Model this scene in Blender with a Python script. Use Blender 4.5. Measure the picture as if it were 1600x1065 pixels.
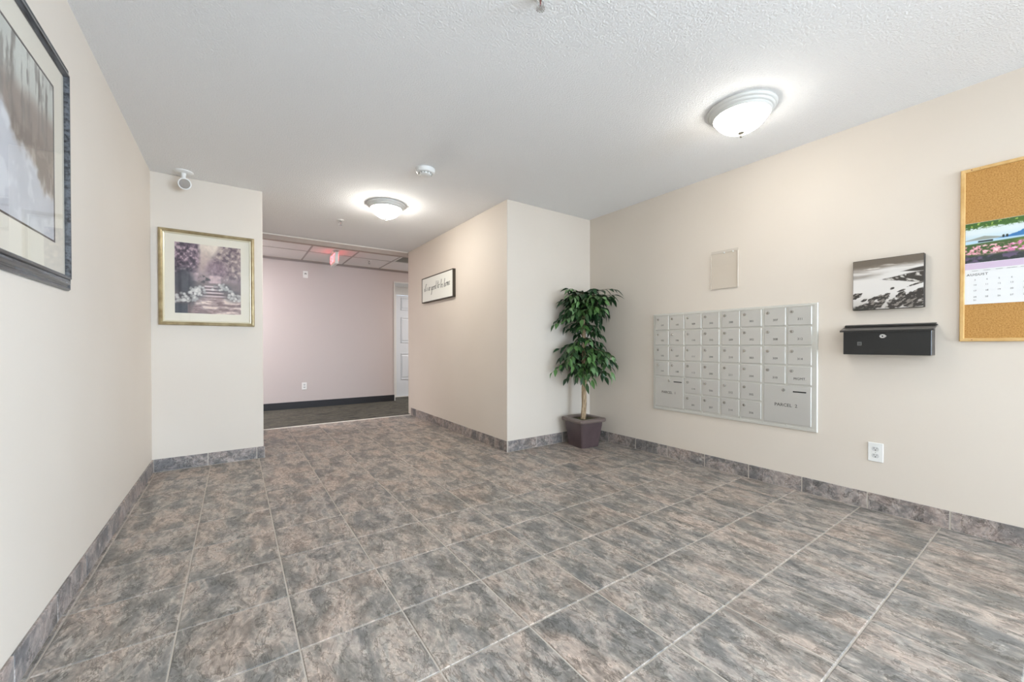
import bpy, bmesh, math, random
import numpy as np
from mathutils import Vector, Matrix

for o in list(bpy.data.objects):
    bpy.data.objects.remove(o, do_unlink=True)
S = bpy.context.scene
COL = S.collection
PI = math.pi
random.seed(7)

# ------------------------------------------------------------------ room dimensions
XL, XR, YA, XB, YP, XP, YE, H = -0.5178, 3.0617, 4.0129, 0.1985, 2.9532, 2.0105, 5.4378, 2.2773
YR = -4.35                # rear wall with the glazed entrance
YH = 6.817                # far wall of the hall
YD = 7.28                 # back of the door recess
YC = 5.325                # tile / carpet joint
ZH = 2.27                 # hall drop ceiling
T, GX, GY = 0.3302, 0.1645, 2.3967


# ------------------------------------------------------------------ camera, world, light
HC, YAW, PITCH, FPX, CY = 0.9629, 0.6098, -0.0086, 619.82, 544.76
cam_d = bpy.data.cameras.new('camera')
cam = bpy.data.objects.new('camera', cam_d)
COL.objects.link(cam)
cam.location = (0, 0, HC)
cam.rotation_euler = (PI / 2 + PITCH, 0, -YAW)
cam_d.sensor_width = 36.0
cam_d.lens = FPX / 1600 * 36.0
cam_d.shift_y = (CY - 532.5) / 1600
cam_d.clip_start = 0.02
S.camera = cam

S.view_settings.view_transform = 'Standard'
S.view_settings.look = 'None'
S.view_settings.gamma = 1.0
S.view_settings.use_curve_mapping = False
S.view_settings.exposure = 0.24

world = bpy.data.worlds.new('world')
S.world = world
world.use_nodes = True
wn = world.node_tree.nodes
wn['Background'].inputs[0].default_value = (0.72, 0.83, 1.0, 1)
wn['Background'].inputs[1].default_value = 1.6

LAMP_GLASS = 27.0         # emission of the two ceiling lamp bowls
LAMP_GLASS_FAR = 68.0
DAY_POWER = 165.0          # daylight through the glazed entrance behind the camera
SIDE_POWER = 760.0        # daylight through the glazed side wall right of the camera
HALL_POWER = 48.0         # hall's own ceiling fixtures, out of frame to the right and left


def area_light(name, loc, rot, sx, sy, power, color):
    d = bpy.data.lights.new(name, 'AREA')
    d.shape = 'RECTANGLE'
    d.size, d.size_y = sx, sy
    d.energy = power
    d.color = color
    o = bpy.data.objects.new(name, d)
    o.location = loc
    o.rotation_euler = rot
    COL.objects.link(o)
    return o


area_light('daylight', (2.22, -4.75, 1.15), (PI / 2 - math.radians(5), 0, 0), 1.6, 1.8, DAY_POWER, (0.66, 0.82, 1.0))
area_light('daylight_side', (XR + 0.50, -3.20, 1.25), (PI / 2 - math.radians(16), 0, PI / 2), 2.1, 1.7, SIDE_POWER, (0.66, 0.82, 1.0))
area_light('hall_light_right', (3.95, 6.05, 2.255), (0, 0, 0), 1.1, 0.5, HALL_POWER * 0.75, (1.0, 0.97, 0.94))
area_light('hall_light_left', (-1.0, 6.14, 2.255), (0, 0, 0), 1.1, 0.5, HALL_POWER * 1.35, (0.97, 0.95, 1.0))

# ------------------------------------------------------------------ material helpers
def srgb(r, g, b):
    f = lambda c: c / 12.92 if c <= 0.04045 else ((c + 0.055) / 1.055) ** 2.4
    return (f(r / 255), f(g / 255), f(b / 255), 1)


def mat(name, color=(0.5, 0.5, 0.5, 1), rough=0.5, metal=0.0, **kw):
    m = bpy.data.materials.new(name)
    m.use_nodes = True
    b = m.node_tree.nodes['Principled BSDF']
    b.inputs['Base Color'].default_value = color
    b.inputs['Roughness'].default_value = rough
    b.inputs['Metallic'].default_value = metal
    for k, v in kw.items():
        b.inputs[k.replace('_', ' ')].default_value = v
    return m


def N(m, t, **kw):
    n = m.node_tree.nodes.new(t)
    for k, v in kw.items():
        if k in n.inputs:
            n.inputs[k].default_value = v
        else:
            setattr(n, k, v)
    return n


def L(m, a, ao, b, bi):
    m.node_tree.links.new(a.outputs[ao], b.inputs[bi])


def ramp(m, stops):
    n = m.node_tree.nodes.new('ShaderNodeValToRGB')
    el = n.color_ramp.elements
    while len(el) > 1:
        el.remove(el[0])
    el[0].position, el[0].color = stops[0]
    for p, c in stops[1:]:
        e = el.new(p)
        e.color = c
    return n


def bsdf(m):
    return m.node_tree.nodes['Principled BSDF']


def noise_color(m, stops, scale=(1, 1, 1), nscale=5, detail=4, dist=0.0, rough=0.6, coord='Object'):
    tc = N(m, 'ShaderNodeTexCoord')
    mp = N(m, 'ShaderNodeMapping')
    mp.inputs['Scale'].default_value = scale
    L(m, tc, coord, mp, 'Vector')
    nz = N(m, 'ShaderNodeTexNoise', Scale=nscale, Detail=detail, Distortion=dist, Roughness=rough)
    L(m, mp, 'Vector', nz, 'Vector')
    r = ramp(m, stops)
    L(m, nz, 'Fac', r, 'Fac')
    L(m, r, 'Color', bsdf(m), 'Base Color')
    return mp, nz, r


def bump_noise(m, nscale, strength, distance=0.01, detail=3, scale=(1, 1, 1)):
    tc = N(m, 'ShaderNodeTexCoord')
    mp = N(m, 'ShaderNodeMapping')
    mp.inputs['Scale'].default_value = scale
    L(m, tc, 'Object', mp, 'Vector')
    nz = N(m, 'ShaderNodeTexNoise', Scale=nscale, Detail=detail)
    L(m, mp, 'Vector', nz, 'Vector')
    bp = N(m, 'ShaderNodeBump', Strength=strength, Distance=distance)
    L(m, nz, 'Fac', bp, 'Height')
    L(m, bp, 'Normal', bsdf(m), 'Normal')


# ------------------------------------------------------------------ materials
M = {}
M['wall'] = mat('wall_paint', srgb(216, 203, 190), 0.62)
noise_color(M['wall'], [(0.3, srgb(214, 203, 190)), (0.7, srgb(219, 209, 197))], nscale=0.9, detail=2)
M['hallwall'] = mat('hall_wall_paint', srgb(200, 190, 187), 0.65)
M['taupe'] = mat('bulkhead_paint', srgb(172, 156, 146), 0.6)
M['ceil'] = mat('stippled_ceiling', srgb(240, 239, 238), 0.9)
tc = N(M['ceil'], 'ShaderNodeTexCoord')
nz = N(M['ceil'], 'ShaderNodeTexNoise', Scale=115.0, Detail=3.0, Roughness=0.62)
L(M['ceil'], tc, 'Object', nz, 'Vector')
bp = N(M['ceil'], 'ShaderNodeBump', Strength=0.6, Distance=0.010)
L(M['ceil'], nz, 'Fac', bp, 'Height')
L(M['ceil'], bp, 'Normal', bsdf(M['ceil']), 'Normal')
M['grout'] = mat('floor_grout', srgb(190, 181, 170), 0.85)
M['white'] = mat('white_plastic', srgb(232, 231, 228), 0.4)
M['receptacle'] = mat('outlet_face', srgb(206, 206, 204), 0.4)
M['whitepaint'] = mat('white_paint', srgb(220, 220, 217), 0.4)
M['trimwhite'] = mat('white_trim', srgb(226, 220, 212), 0.5)
M['black'] = mat('black_print', srgb(45, 44, 42), 0.6)
M['dark'] = mat('dark_slot', srgb(20, 20, 20), 0.7)
M['chrome'] = mat('chrome', srgb(205, 205, 205), 0.15, 1.0)
M['brushed'] = mat('brushed_aluminium', srgb(206, 204, 199), 0.3, 0.5)
M['brushed_frame'] = mat('aluminium_frame', srgb(212, 210, 203), 0.42, 0.4)
for k in ('brushed', 'brushed_frame'):
    bump_noise(M[k], 6.0, 0.12, 0.001, 3, (60, 60, 2))
M['lockmetal'] = mat('lock_metal', srgb(190, 188, 182), 0.22, 0.9)
M['blackmetal'] = mat('black_enamel', srgb(30, 29, 28), 0.28)
M['lidmetal'] = mat('black_enamel_lid', srgb(44, 42, 40), 0.3)
M['sticker'] = mat('grey_sticker', srgb(120, 120, 118), 0.5)
M['glass'] = bpy.data.materials.new('picture_glass')
g = M['glass']
g.use_nodes = True
g.node_tree.nodes.clear()
go = N(g, 'ShaderNodeOutputMaterial')
gm = N(g, 'ShaderNodeMixShader')
gt = N(g, 'ShaderNodeBsdfTransparent')
gt.inputs['Color'].default_value = (0.985, 0.985, 0.98, 1)
gg = N(g, 'ShaderNodeBsdfGlossy', Roughness=0.015)
gf = N(g, 'ShaderNodeFresnel', IOR=1.45)
gb = N(g, 'ShaderNodeNewGeometry')
gi = N(g, 'ShaderNodeMath', operation='SUBTRACT')
gi.inputs[0].default_value = 1.0
L(g, gb, 'Backfacing', gi, 1)
gk = N(g, 'ShaderNodeMath', operation='MULTIPLY')
L(g, gf, 'Fac', gk, 0)
L(g, gi, 'Value', gk, 1)
L(g, gk, 'Value', gm, 0)
L(g, gt, 'BSDF', gm, 1)
L(g, gg, 'BSDF', gm, 2)
L(g, gm, 'Shader', go, 'Surface')
M['acrylic'] = g.copy()
M['acrylic'].name = 'clear_acrylic'
for n_ in M['acrylic'].node_tree.nodes:
    if n_.type == 'BSDF_TRANSPARENT':
        n_.inputs['Color'].default_value = (0.982, 0.978, 0.97, 1)
M['acryledge'] = mat('clear_plastic_edge', srgb(206, 196, 184), 0.2)
M['mat_board'] = mat('cream_mat_board', srgb(232, 223, 207), 0.8)
M['mat_white'] = mat('pale_mat_board', srgb(230, 222, 208), 0.8)
M['gold'] = mat('gold_leaf_moulding', srgb(190, 165, 110), 0.35, 0.6)
noise_color(M['gold'], [(0.3, srgb(150, 132, 98)), (0.7, srgb(190, 174, 138))], (1, 1, 1), 14, 5)
M['goldlight'] = mat('pale_gold_lip', srgb(222, 214, 190), 0.35, 0.4)
M['blackframe'] = mat('black_wood_moulding', srgb(60, 60, 62), 0.22)
noise_color(M['blackframe'], [(0.35, srgb(40, 40, 41)), (0.6, srgb(92, 94, 98)), (0.75, srgb(60, 60, 62))], (14, 1, 14), 6, 5)
M['bevelcut'] = mat('dark_mat_bevel', srgb(84, 76, 72), 0.7)
M['cork'] = mat('cork', srgb(198, 150, 84), 0.85)
noise_color(M['cork'], [(0.3, srgb(158, 112, 56)), (0.5, srgb(184, 136, 72)), (0.72, srgb(202, 156, 92))], (1, 1, 1), 190, 3)
bump_noise(M['cork'], 120, 0.2, 0.003)
M['oak'] = mat('oak_frame', srgb(206, 166, 104), 0.45)
noise_color(M['oak'], [(0.3, srgb(196, 152, 88)), (0.7, srgb(222, 186, 126))], (6, 2, 1.5), 9, 5)
M['knot'] = mat('oak_knot', srgb(120, 62, 34), 0.5)
M['paper'] = mat('calendar_paper', srgb(228, 228, 228), 0.6)
M['lavender'] = mat('lavender_band', srgb(206, 186, 208), 0.6)
M['greyprint'] = mat('grey_print', srgb(120, 118, 120), 0.7)
M['signface'] = mat('sign_face', srgb(230, 230, 222), 0.6)
M['signframe'] = mat('dark_brown_sign_frame', srgb(58, 50, 38), 0.5)
M['ink'] = mat('grey_ink', srgb(96, 98, 94), 0.7)
M['redplastic'] = mat('exit_face', srgb(236, 214, 206), 0.5)
M['redglow'] = mat('exit_red_glow', srgb(230, 40, 40), 0.5, Emission_Color=(1.0, 0.10, 0.12, 1), Emission_Strength=6.5)
M['ceiltile'] = mat('mineral_ceiling_tile', srgb(232, 230, 229), 0.9)
bump_noise(M['ceiltile'], 160, 0.25, 0.004)
M['tbar'] = mat('ceiling_grid_bar', srgb(176, 170, 168), 0.5)
M['wallangle'] = mat('wall_angle_shadowed', srgb(150, 140, 136), 0.5)  # upright leg of the wall angle, its shadow put into the grey
M['ventgrey'] = mat('vent_grey', srgb(150, 150, 144), 0.6)
M['hallbase'] = mat('black_rubber_base', srgb(34, 34, 38), 0.55)
M['lampglass'] = mat('lit_opal_glass', srgb(255, 255, 250), 0.4, Emission_Color=(1.0, 0.96, 0.89, 1), Emission_Strength=LAMP_GLASS)
M['lamprim'] = mat('brushed_nickel_rim', srgb(214, 213, 209), 0.4, 0.0)
M['finial'] = mat('nickel_finial', srgb(150, 144, 132), 0.35, 0.6)
M['pot'] = mat('plum_brown_resin_pot', srgb(82, 66, 68), 0.38)
noise_color(M['pot'], [(0.3, srgb(74, 60, 62)), (0.7, srgb(92, 76, 77))], (1, 1, 1), 7, 3)
M['potrim'] = mat('taupe_pot_rim', srgb(112, 98, 92), 0.4)
M['soil'] = mat('dark_moss', srgb(46, 42, 28), 0.95)
noise_color(M['soil'], [(0.35, srgb(34, 28, 22)), (0.65, srgb(84, 84, 44))], (1, 1, 1), 40, 4)
M['bark'] = mat('fig_bark', srgb(166, 142, 112), 0.8)
noise_color(M['bark'], [(0.3, srgb(104, 84, 64)), (0.55, srgb(176, 152, 122)), (0.75, srgb(206, 186, 158))], (6, 6, 1.2), 16, 5)
bump_noise(M['bark'], 60, 0.6, 0.01)


def leaf_mat(name, c1, c2):
    m = mat(name, c1, 0.38)
    oi = N(m, 'ShaderNodeObjectInfo')
    r = ramp(m, [(0.0, c1), (1.0, c2)])
    L(m, oi, 'Random', r, 'Fac')
    L(m, r, 'Color', bsdf(m), 'Base Color')
    return m


M['leaf'] = leaf_mat('fig_leaf', srgb(32, 62, 32), srgb(84, 124, 64))
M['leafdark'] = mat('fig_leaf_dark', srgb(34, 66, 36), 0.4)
M['leafpale'] = leaf_mat('fig_leaf_pale', srgb(92, 128, 84), srgb(120, 150, 104))
M['twig'] = mat('fig_twig', srgb(92, 80, 60), 0.8)
M['doorwhite'] = mat('white_door_paint', srgb(216, 221, 226), 0.35)

# slate-look porcelain tile: a different patch of the print on every tile
def slate(name, stretch, dark=1.0, blue=0.0):
    m = mat(name, rough=0.42)
    tc = N(m, 'ShaderNodeTexCoord')
    oi = N(m, 'ShaderNodeObjectInfo')
    ml = N(m, 'ShaderNodeVectorMath', operation='MULTIPLY')
    cb = N(m, 'ShaderNodeCombineXYZ')
    for i in range(3):
        L(m, oi, 'Random', cb, i)
    ml.inputs[1].default_value = (37.0, 51.0, 29.0)
    L(m, cb, 'Vector', ml, 0)
    ad = N(m, 'ShaderNodeVectorMath', operation='ADD')
    L(m, tc, 'Object', ad, 0)
    L(m, ml, 'Vector', ad, 1)
    mp = N(m, 'ShaderNodeMapping')
    mp.inputs['Scale'].default_value = stretch
    L(m, ad, 'Vector', mp, 'Vector')
    n1 = N(m, 'ShaderNodeTexNoise', Scale=8.0, Detail=14.0, Roughness=0.66, Distortion=0.6)
    n2 = N(m, 'ShaderNodeTexNoise', Scale=4.0, Detail=5.0, Roughness=0.6, Distortion=0.3)
    n3 = N(m, 'ShaderNodeTexNoise', Scale=34.0, Detail=6.0, Roughness=0.72, Distortion=0.3)
    n4 = N(m, 'ShaderNodeTexNoise', Scale=14.0, Detail=10.0, Roughness=0.7, Distortion=0.8)
    for n in (n1, n2, n3, n4):
        L(m, mp, 'Vector', n, 'Vector')
    d = dark
    c = lambda r, g, b: srgb(r * d, g * d, (b + blue) * d)
    r1 = ramp(m, [(0.36, c(92, 88, 84)), (0.455, c(112, 107, 101)), (0.47, c(135, 127, 119)), (0.515, c(145, 134, 125)),
                  (0.525, c(172, 157, 146)), (0.59, c(182, 168, 157)), (0.60, c(150, 143, 136)), (0.70, c(140, 136, 130))])
    L(m, n1, 'Fac', r1, 'Fac')
    r2 = ramp(m, [(0.38, c(126, 126, 125)), (0.5, c(142, 137, 130)), (0.62, c(162, 143, 130))])
    L(m, n2, 'Fac', r2, 'Fac')
    mx = N(m, 'ShaderNodeMixRGB', blend_type='MIX', Fac=0.40)
    L(m, r1, 'Color', mx, 'Color1')
    L(m, r2, 'Color', mx, 'Color2')
    r4 = ramp(m, [(0.0, (0, 0, 0, 1)), (0.58, (0, 0, 0, 1)), (0.66, (0.55, 0.55, 0.55, 1)), (1.0, (0.7, 0.7, 0.7, 1))])
    L(m, n4, 'Fac', r4, 'Fac')
    mf = N(m, 'ShaderNodeMixRGB', blend_type='MIX', Color2=c(186, 178, 170))
    L(m, r4, 'Color', mf, 'Fac')
    L(m, mx, 'Color', mf, 'Color1')
    n5 = N(m, 'ShaderNodeTexNoise', Scale=12.0, Detail=9.0, Roughness=0.66, Distortion=0.5)
    av = N(m, 'ShaderNodeVectorMath', operation='ADD')
    av.inputs[1].default_value = (3.3, 7.7, 1.1)
    L(m, mp, 'Vector', av, 0)
    L(m, av, 'Vector', n5, 'Vector')
    r5 = ramp(m, [(0.0, (1, 1, 1, 1)), (0.44, (1, 1, 1, 1)), (0.462, (0.58, 0.56, 0.54, 1)), (0.482, (0.66, 0.64, 0.62, 1)),
                  (0.492, (1.26, 1.25, 1.24, 1)), (0.53, (1.0, 1.0, 1.0, 1))])
    L(m, n5, 'Fac', r5, 'Fac')
    m5 = N(m, 'ShaderNodeMixRGB', blend_type='MULTIPLY', Fac=1.0)
    L(m, mf, 'Color', m5, 'Color1')
    L(m, r5, 'Color', m5, 'Color2')
    r3 = ramp(m, [(0.34, (0.66, 0.66, 0.67, 1)), (0.66, (1.26, 1.26, 1.25, 1))])
    L(m, n3, 'Fac', r3, 'Fac')
    mu = N(m, 'ShaderNodeMixRGB', blend_type='MULTIPLY', Fac=1.0)
    L(m, m5, 'Color', mu, 'Color1')
    L(m, r3, 'Color', mu, 'Color2')
    L(m, mu, 'Color', bsdf(m), 'Base Color')
    bp = N(m, 'ShaderNodeBump', Strength=0.5, Distance=0.006)
    L(m, n1, 'Fac', bp, 'Height')
    L(m, bp, 'Normal', bsdf(m), 'Normal')
    return m


M['tile'] = slate('slate_look_floor_tile', (1.55, 0.72, 1.0), 1.04)
M['basetile'] = slate('slate_look_base_tile', (1.0, 1.0, 1.0), 1.0, 4)
M['carpet'] = mat('hall_carpet', srgb(84, 82, 74), 0.95)
noise_color(M['carpet'], [(0.36, srgb(26, 26, 25)), (0.45, srgb(52, 51, 45)), (0.52, srgb(96, 92, 78)), (0.57, srgb(46, 46, 45)), (0.66, srgb(92, 90, 84))],
            (1.0, 5.5, 1.0), 4.2, 6, 0.6, 0.7)
bump_noise(M['carpet'], 300, 0.4, 0.004)


# ------------------------------------------------------------------ object helpers
ORIGIN = {}


def mesh_from_bm(bm, name, smooth=False):
    me = bpy.data.meshes.new(name)
    bmesh.ops.recalc_face_normals(bm, faces=bm.faces)
    bm.to_mesh(me)
    bm.free()
    if smooth:
        me.shade_smooth()
        me.set_sharp_from_angle(angle=math.radians(38))
    return me


def link(name, me, material=None, parent=None):
    o = bpy.data.objects.new(name, me)
    COL.objects.link(o)
    if material is not None:
        me.materials.clear()
        me.materials.append(material)
    if parent is not None:
        o.parent = parent
    return o


def obj(name, bm, material, parent=None, smooth=False, origin=None):
    """bm is in world coordinates; the object's origin is the parent's, or the one given."""
    po = ORIGIN.get(parent.name, Vector((0, 0, 0))) if parent is not None else Vector((0, 0, 0))
    og = Vector(origin) if origin is not None else po
    bmesh.ops.translate(bm, verts=bm.verts, vec=-og)
    o = link(name, mesh_from_bm(bm, name, smooth), material, parent)
    o.location = og - po
    ORIGIN[o.name] = og
    return o


def thing(name, label, cat, loc, group=None):
    o = bpy.data.objects.new(name, None)
    COL.objects.link(o)
    o.empty_display_size = 0.05
    o.location = loc
    ORIGIN[o.name] = Vector(loc)
    o['label'] = label
    o['category'] = cat
    if group:
        o['group'] = group
    return o


def struct(name, bm, material, parent=None, smooth=False):
    o = obj(name, bm, material, parent, smooth)
    if parent is None:
        o['kind'] = 'structure'
    return o


def dup(root, loc, label, group=None):
    r = root.copy()
    COL.objects.link(r)
    r.location = loc
    r['label'] = label
    if group:
        r['group'] = group
    for ch in list(root.children):
        c = ch.copy()
        COL.objects.link(c)
        c.parent = r
        for gch in list(ch.children):
            d = gch.copy()
            COL.objects.link(d)
            d.parent = c
    return r


def box(bm, lo, hi, bevel=0.0, seg=1):
    lo, hi = [min(a, b) for a, b in zip(lo, hi)], [max(a, b) for a, b in zip(lo, hi)]
    vs = [bm.verts.new((x, y, z)) for z in (lo[2], hi[2]) for y in (lo[1], hi[1]) for x in (lo[0], hi[0])]
    fs = [(0, 1, 3, 2), (4, 6, 7, 5), (0, 4, 5, 1), (1, 5, 7, 3), (3, 7, 6, 2), (2, 6, 4, 0)]
    faces = [bm.faces.new([vs[i] for i in f]) for f in fs]
    if bevel > 0:
        es = set(e for f in faces for e in f.edges)
        bmesh.ops.bevel(bm, geom=list(es), offset=bevel, segments=seg, affect='EDGES', profile=0.5)
    return bm


def B(lo, hi, bevel=0.0, seg=1):
    return box(bmesh.new(), lo, hi, bevel, seg)


def prism(bm, poly, axis, a, b):
    """extrude a polygon (list of 2D points) along axis from a to b."""
    def P(p, t):
        q = [p[0], p[1]]
        q.insert(axis, t)
        return q
    v0 = [bm.verts.new(P(p, a)) for p in poly]
    v1 = [bm.verts.new(P(p, b)) for p in poly]
    n = len(poly)
    bm.faces.new(v0)
    bm.faces.new(v1[::-1])
    for i in range(n):
        bm.faces.new([v0[i], v0[(i + 1) % n], v1[(i + 1) % n], v1[i]])
    return bm


def lathe(bm, prof, c, axis=2, n=32, sign=1, cap=True):
    """revolve profile [(r, h)] about an axis through c."""
    rings = []
    for r, h in prof:
        ring = []
        for i in range(n):
            t = 2 * PI * i / n
            q = [r * math.cos(t), r * math.sin(t)]
            q.insert(axis, sign * h)
            ring.append(bm.verts.new(Vector(c) + Vector(q)))
        rings.append(ring)
    for a, b in zip(rings, rings[1:]):
        for i in range(n):
            bm.faces.new([a[i], a[(i + 1) % n], b[(i + 1) % n], b[i]])
    if cap:
        bm.faces.new(rings[0])
        bm.faces.new(rings[-1])
    return bm


def tube(bm, pts, rad, n=8):
    pts = [Vector(p) for p in pts]
    if not hasattr(rad, '__len__'):
        rad = [rad] * len(pts)
    rings = []
    for i, p in enumerate(pts):
        d = (pts[min(i + 1, len(pts) - 1)] - pts[max(i - 1, 0)]).normalized()
        u = d.cross(Vector((0.31, 0.87, 0.12)))
        u.normalize()
        v = d.cross(u)
        rings.append([bm.verts.new(p + rad[i] * (math.cos(2 * PI * k / n) * u + math.sin(2 * PI * k / n) * v)) for k in range(n)])
    for a, b in zip(rings, rings[1:]):
        for i in range(n):
            bm.faces.new([a[i], a[(i + 1) % n], b[(i + 1) % n], b[i]])
    bm.faces.new(rings[0])
    bm.faces.new(rings[-1])
    return bm


# local frames of the walls: right (viewer's right), up, out
FR = {'right': (Vector((0, -1, 0)), Vector((0, 0, 1)), Vector((-1, 0, 0))),      # mailbox wall and partition
      'back': (Vector((1, 0, 0)), Vector((0, 0, 1)), Vector((0, -1, 0))),
      'left': (Vector((0, 1, 0)), Vector((0, 0, 1)), Vector((1, 0, 0)))}


def frame_matrix(fr, loc):
    r, u, n = FR[fr]
    m = Matrix((r, u, n)).transposed().to_4x4()
    m.translation = Vector(loc)
    return m


def text_bm(s, size, fr, loc, depth=0.0004, align='CENTER', shear=0.0, spacing=1.0):
    c = bpy.data.curves.new('t', 'FONT')
    c.body = s
    c.size = size
    c.extrude = depth
    c.align_x = align
    c.align_y = 'CENTER'
    c.shear = shear
    c.space_character = spacing
    c.resolution_u = 2
    o = bpy.data.objects.new('t', c)
    COL.objects.link(o)
    bpy.context.view_layer.update()
    me = bpy.data.meshes.new_from_object(o.evaluated_get(bpy.context.evaluated_depsgraph_get()))
    bm = bmesh.new()
    bm.from_mesh(me)
    bmesh.ops.transform(bm, matrix=frame_matrix(fr, loc), verts=bm.verts)
    bpy.data.objects.remove(o)
    bpy.data.curves.remove(c)
    bpy.data.meshes.remove(me)
    return bm


def merge(dst, src):
    me = bpy.data.meshes.new('m')
    src.to_mesh(me)
    src.free()
    dst.from_mesh(me)
    bpy.data.meshes.remove(me)
    return dst


def moulding(fr, loc, w, h, profile, names, material, parent):
    """a mitred picture moulding built as four pieces; profile = [(inset, depth)] closed polygon."""
    r, u, n = FR[fr]
    loc = Vector(loc)                         # centre, on the wall
    out = []
    cs = [(-w / 2, -h / 2), (w / 2, -h / 2), (w / 2, h / 2), (-w / 2, h / 2)]
    for k in range(4):
        a, b = cs[k], cs[(k + 1) % 4]
        bm = bmesh.new()
        rings = []
        for (cx, cz) in (a, b):
            sx, sz = (-1 if cx > 0 else 1), (-1 if cz > 0 else 1)
            rings.append([bm.verts.new(loc + r * (cx + sx * i) + u * (cz + sz * i) + n * d) for i, d in profile])
        m_ = len(profile)
        for i in range(m_):
            bm.faces.new([rings[0][i], rings[0][(i + 1) % m_], rings[1][(i + 1) % m_], rings[1][i]])
        bm.faces.new(rings[0])
        bm.faces.new(rings[1])
        out.append(obj(names, bm, material, parent))
    return out


# ------------------------------------------------------------------ painted prints (flat pictures, colour per vertex)
def vnoise(x, y, seed):
    rs = np.random.RandomState(seed)
    tab = rs.rand(256, 256)
    xi, yi = np.floor(x).astype(int), np.floor(y).astype(int)
    fx, fy = x - xi, y - yi
    fx, fy = fx * fx * (3 - 2 * fx), fy * fy * (3 - 2 * fy)
    g = lambda a, b: tab[a % 256, b % 256]
    return (g(xi, yi) * (1 - fx) + g(xi + 1, yi) * fx) * (1 - fy) + (g(xi, yi + 1) * (1 - fx) + g(xi + 1, yi + 1) * fx) * fy


def fbm(x, y, seed, octv=4):
    s, a, t = 0, 1, 0
    for k in range(octv):
        s = s + a * vnoise(x * 2 ** k, y * 2 ** k, seed + k)
        t += a
        a *= 0.55
    return s / t


def sm(a, b, x):
    t = np.clip((x - a) / (b - a), 0, 1)
    return t * t * (3 - 2 * t)


class Paint:
    def __init__(self, nx, ny, base):
        u = np.linspace(0, 1, nx)
        v = np.linspace(0, 1, ny)
        self.u, self.v = np.meshgrid(u, v)
        self.c = np.ones((ny, nx, 3)) * np.array(base, float)

    def mix(self, mask, col):
        m = np.clip(mask, 0, 1)[..., None]
        self.c = self.c * (1 - m) + np.array(col, float) * m

    def shade(self, f):
        self.c = self.c * f[..., None]

    def ell(self, cx, cy, rx, ry, soft=0.2, rag=0.0):
        d = np.sqrt(((self.u - cx) / rx) ** 2 + ((self.v - cy) / ry) ** 2)
        if rag:
            d = d + rag * (fbm(self.u * 16 + cx * 31, self.v * 22 + cy * 17 - self.u * 5, 91) - 0.5)
        return 1 - sm(1 - soft, 1 + soft, d)


def paint_mesh(name, p, fr, centre, w, h, material_name, parent, rough=0.6):
    ny, nx = p.u.shape
    r, u, n = FR[fr]
    og = ORIGIN.get(parent.name, Vector((0, 0, 0)))
    rel = Vector(centre) - og
    U, V = (p.u.ravel() - 0.5) * w, (p.v.ravel() - 0.5) * h
    co = np.array(rel)[None, :] + U[:, None] * np.array(r)[None, :] + V[:, None] * np.array(u)[None, :]
    idx = np.arange(nx * ny).reshape(ny, nx)
    f = np.stack([idx[:-1, :-1], idx[:-1, 1:], idx[1:, 1:], idx[1:, :-1]], -1).reshape(-1, 4)
    me = bpy.data.meshes.new(name)
    me.from_pydata(co.tolist(), [], f.tolist())
    at = me.color_attributes.new('print', 'FLOAT_COLOR', 'POINT')
    c = np.clip(p.c, 0, 255) / 255
    lin = np.where(c <= 0.04045, c / 12.92, ((c + 0.055) / 1.055) ** 2.4).reshape(-1, 3)
    at.data.foreach_set('color', np.concatenate([lin, np.ones((len(lin), 1))], 1).astype(np.float32).ravel())
    m = mat(material_name, rough=rough)
    ca = N(m, 'ShaderNodeVertexColor', layer_name='print')
    L(m, ca, 'Color', bsdf(m), 'Base Color')
    o = link(name, me, m, parent)
    ORIGIN[o.name] = og
    return o


# ------------------------------------------------------------------ the shell
WT = 0.12
struct('wall_left', B((XL - WT, YR - WT, 0), (XL, YA, H)), M['wall'])
struct('wall_back_left', B((XL - WT, YA, 0), (XB, YE + 0.02, H), 0.004), M['wall'])
struct('wall_partition', B((XP, YP, 0), (XR + WT, YE, H), 0.004), M['wall'])
sy_a, sy_b, szt = -4.2, -2.1, 2.05
bm = B((XR, sy_b, 0), (XR + WT, YP, H))
box(bm, (XR, YR - WT, 0), (XR + WT, sy_a, H))
box(bm, (XR, sy_a, szt), (XR + WT, sy_b, H))
struct('wall_right', bm, M['wall'])
struct('ceiling', B((XL - WT, YR - WT, H), (XR + WT, YE + 0.02, H + 0.1)), M['ceil'])
floor = struct('floor', B((XL - WT, YR - WT, -0.06), (XR + WT, YC, -0.0022)), M['grout'])
carpet = struct('floor.001', B((-2.6, YC, -0.06), (4.6, YD + 0.1, 0.004)), M['carpet'])
struct('trim_1', B((XB, YC - 0.012, -0.002), (XP, YC + 0.006, 0.006), 0.002), M['trimwhite'])

# rear wall with a glazed entrance (behind the camera)
ex0, ex1, ezt = 1.30, 3.02, 2.05
bm = B((XL - WT, YR - WT, 0), (ex0, YR, H))
box(bm, (ex1, YR - WT, 0), (XR + WT, YR, H))
box(bm, (ex0, YR - WT, ezt), (ex1, YR, H))
struct('wall_rear', bm, M['wall'])
bm = bmesh.new()
xs = [ex0, ex0 + 0.86, ex1]
for x in xs:
    box(bm, (max(x - 0.035, ex0), YR - 0.09, 0), (min(x + 0.035, ex1), YR - 0.03, ezt))
for z0, z1 in ((0, 0.1), (0.98, 1.05), (ezt - 0.07, ezt)):
    box(bm, (ex0, YR - 0.09, z0), (ex1, YR - 0.03, z1))
d1 = struct('door_1', bm, M['whitepaint'])
for a, b in zip(xs, xs[1:]):
    obj('pane', B((a + 0.036, YR - 0.063, 0.1), (b - 0.036, YR - 0.057, ezt - 0.07)), M['glass'], d1)
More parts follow.
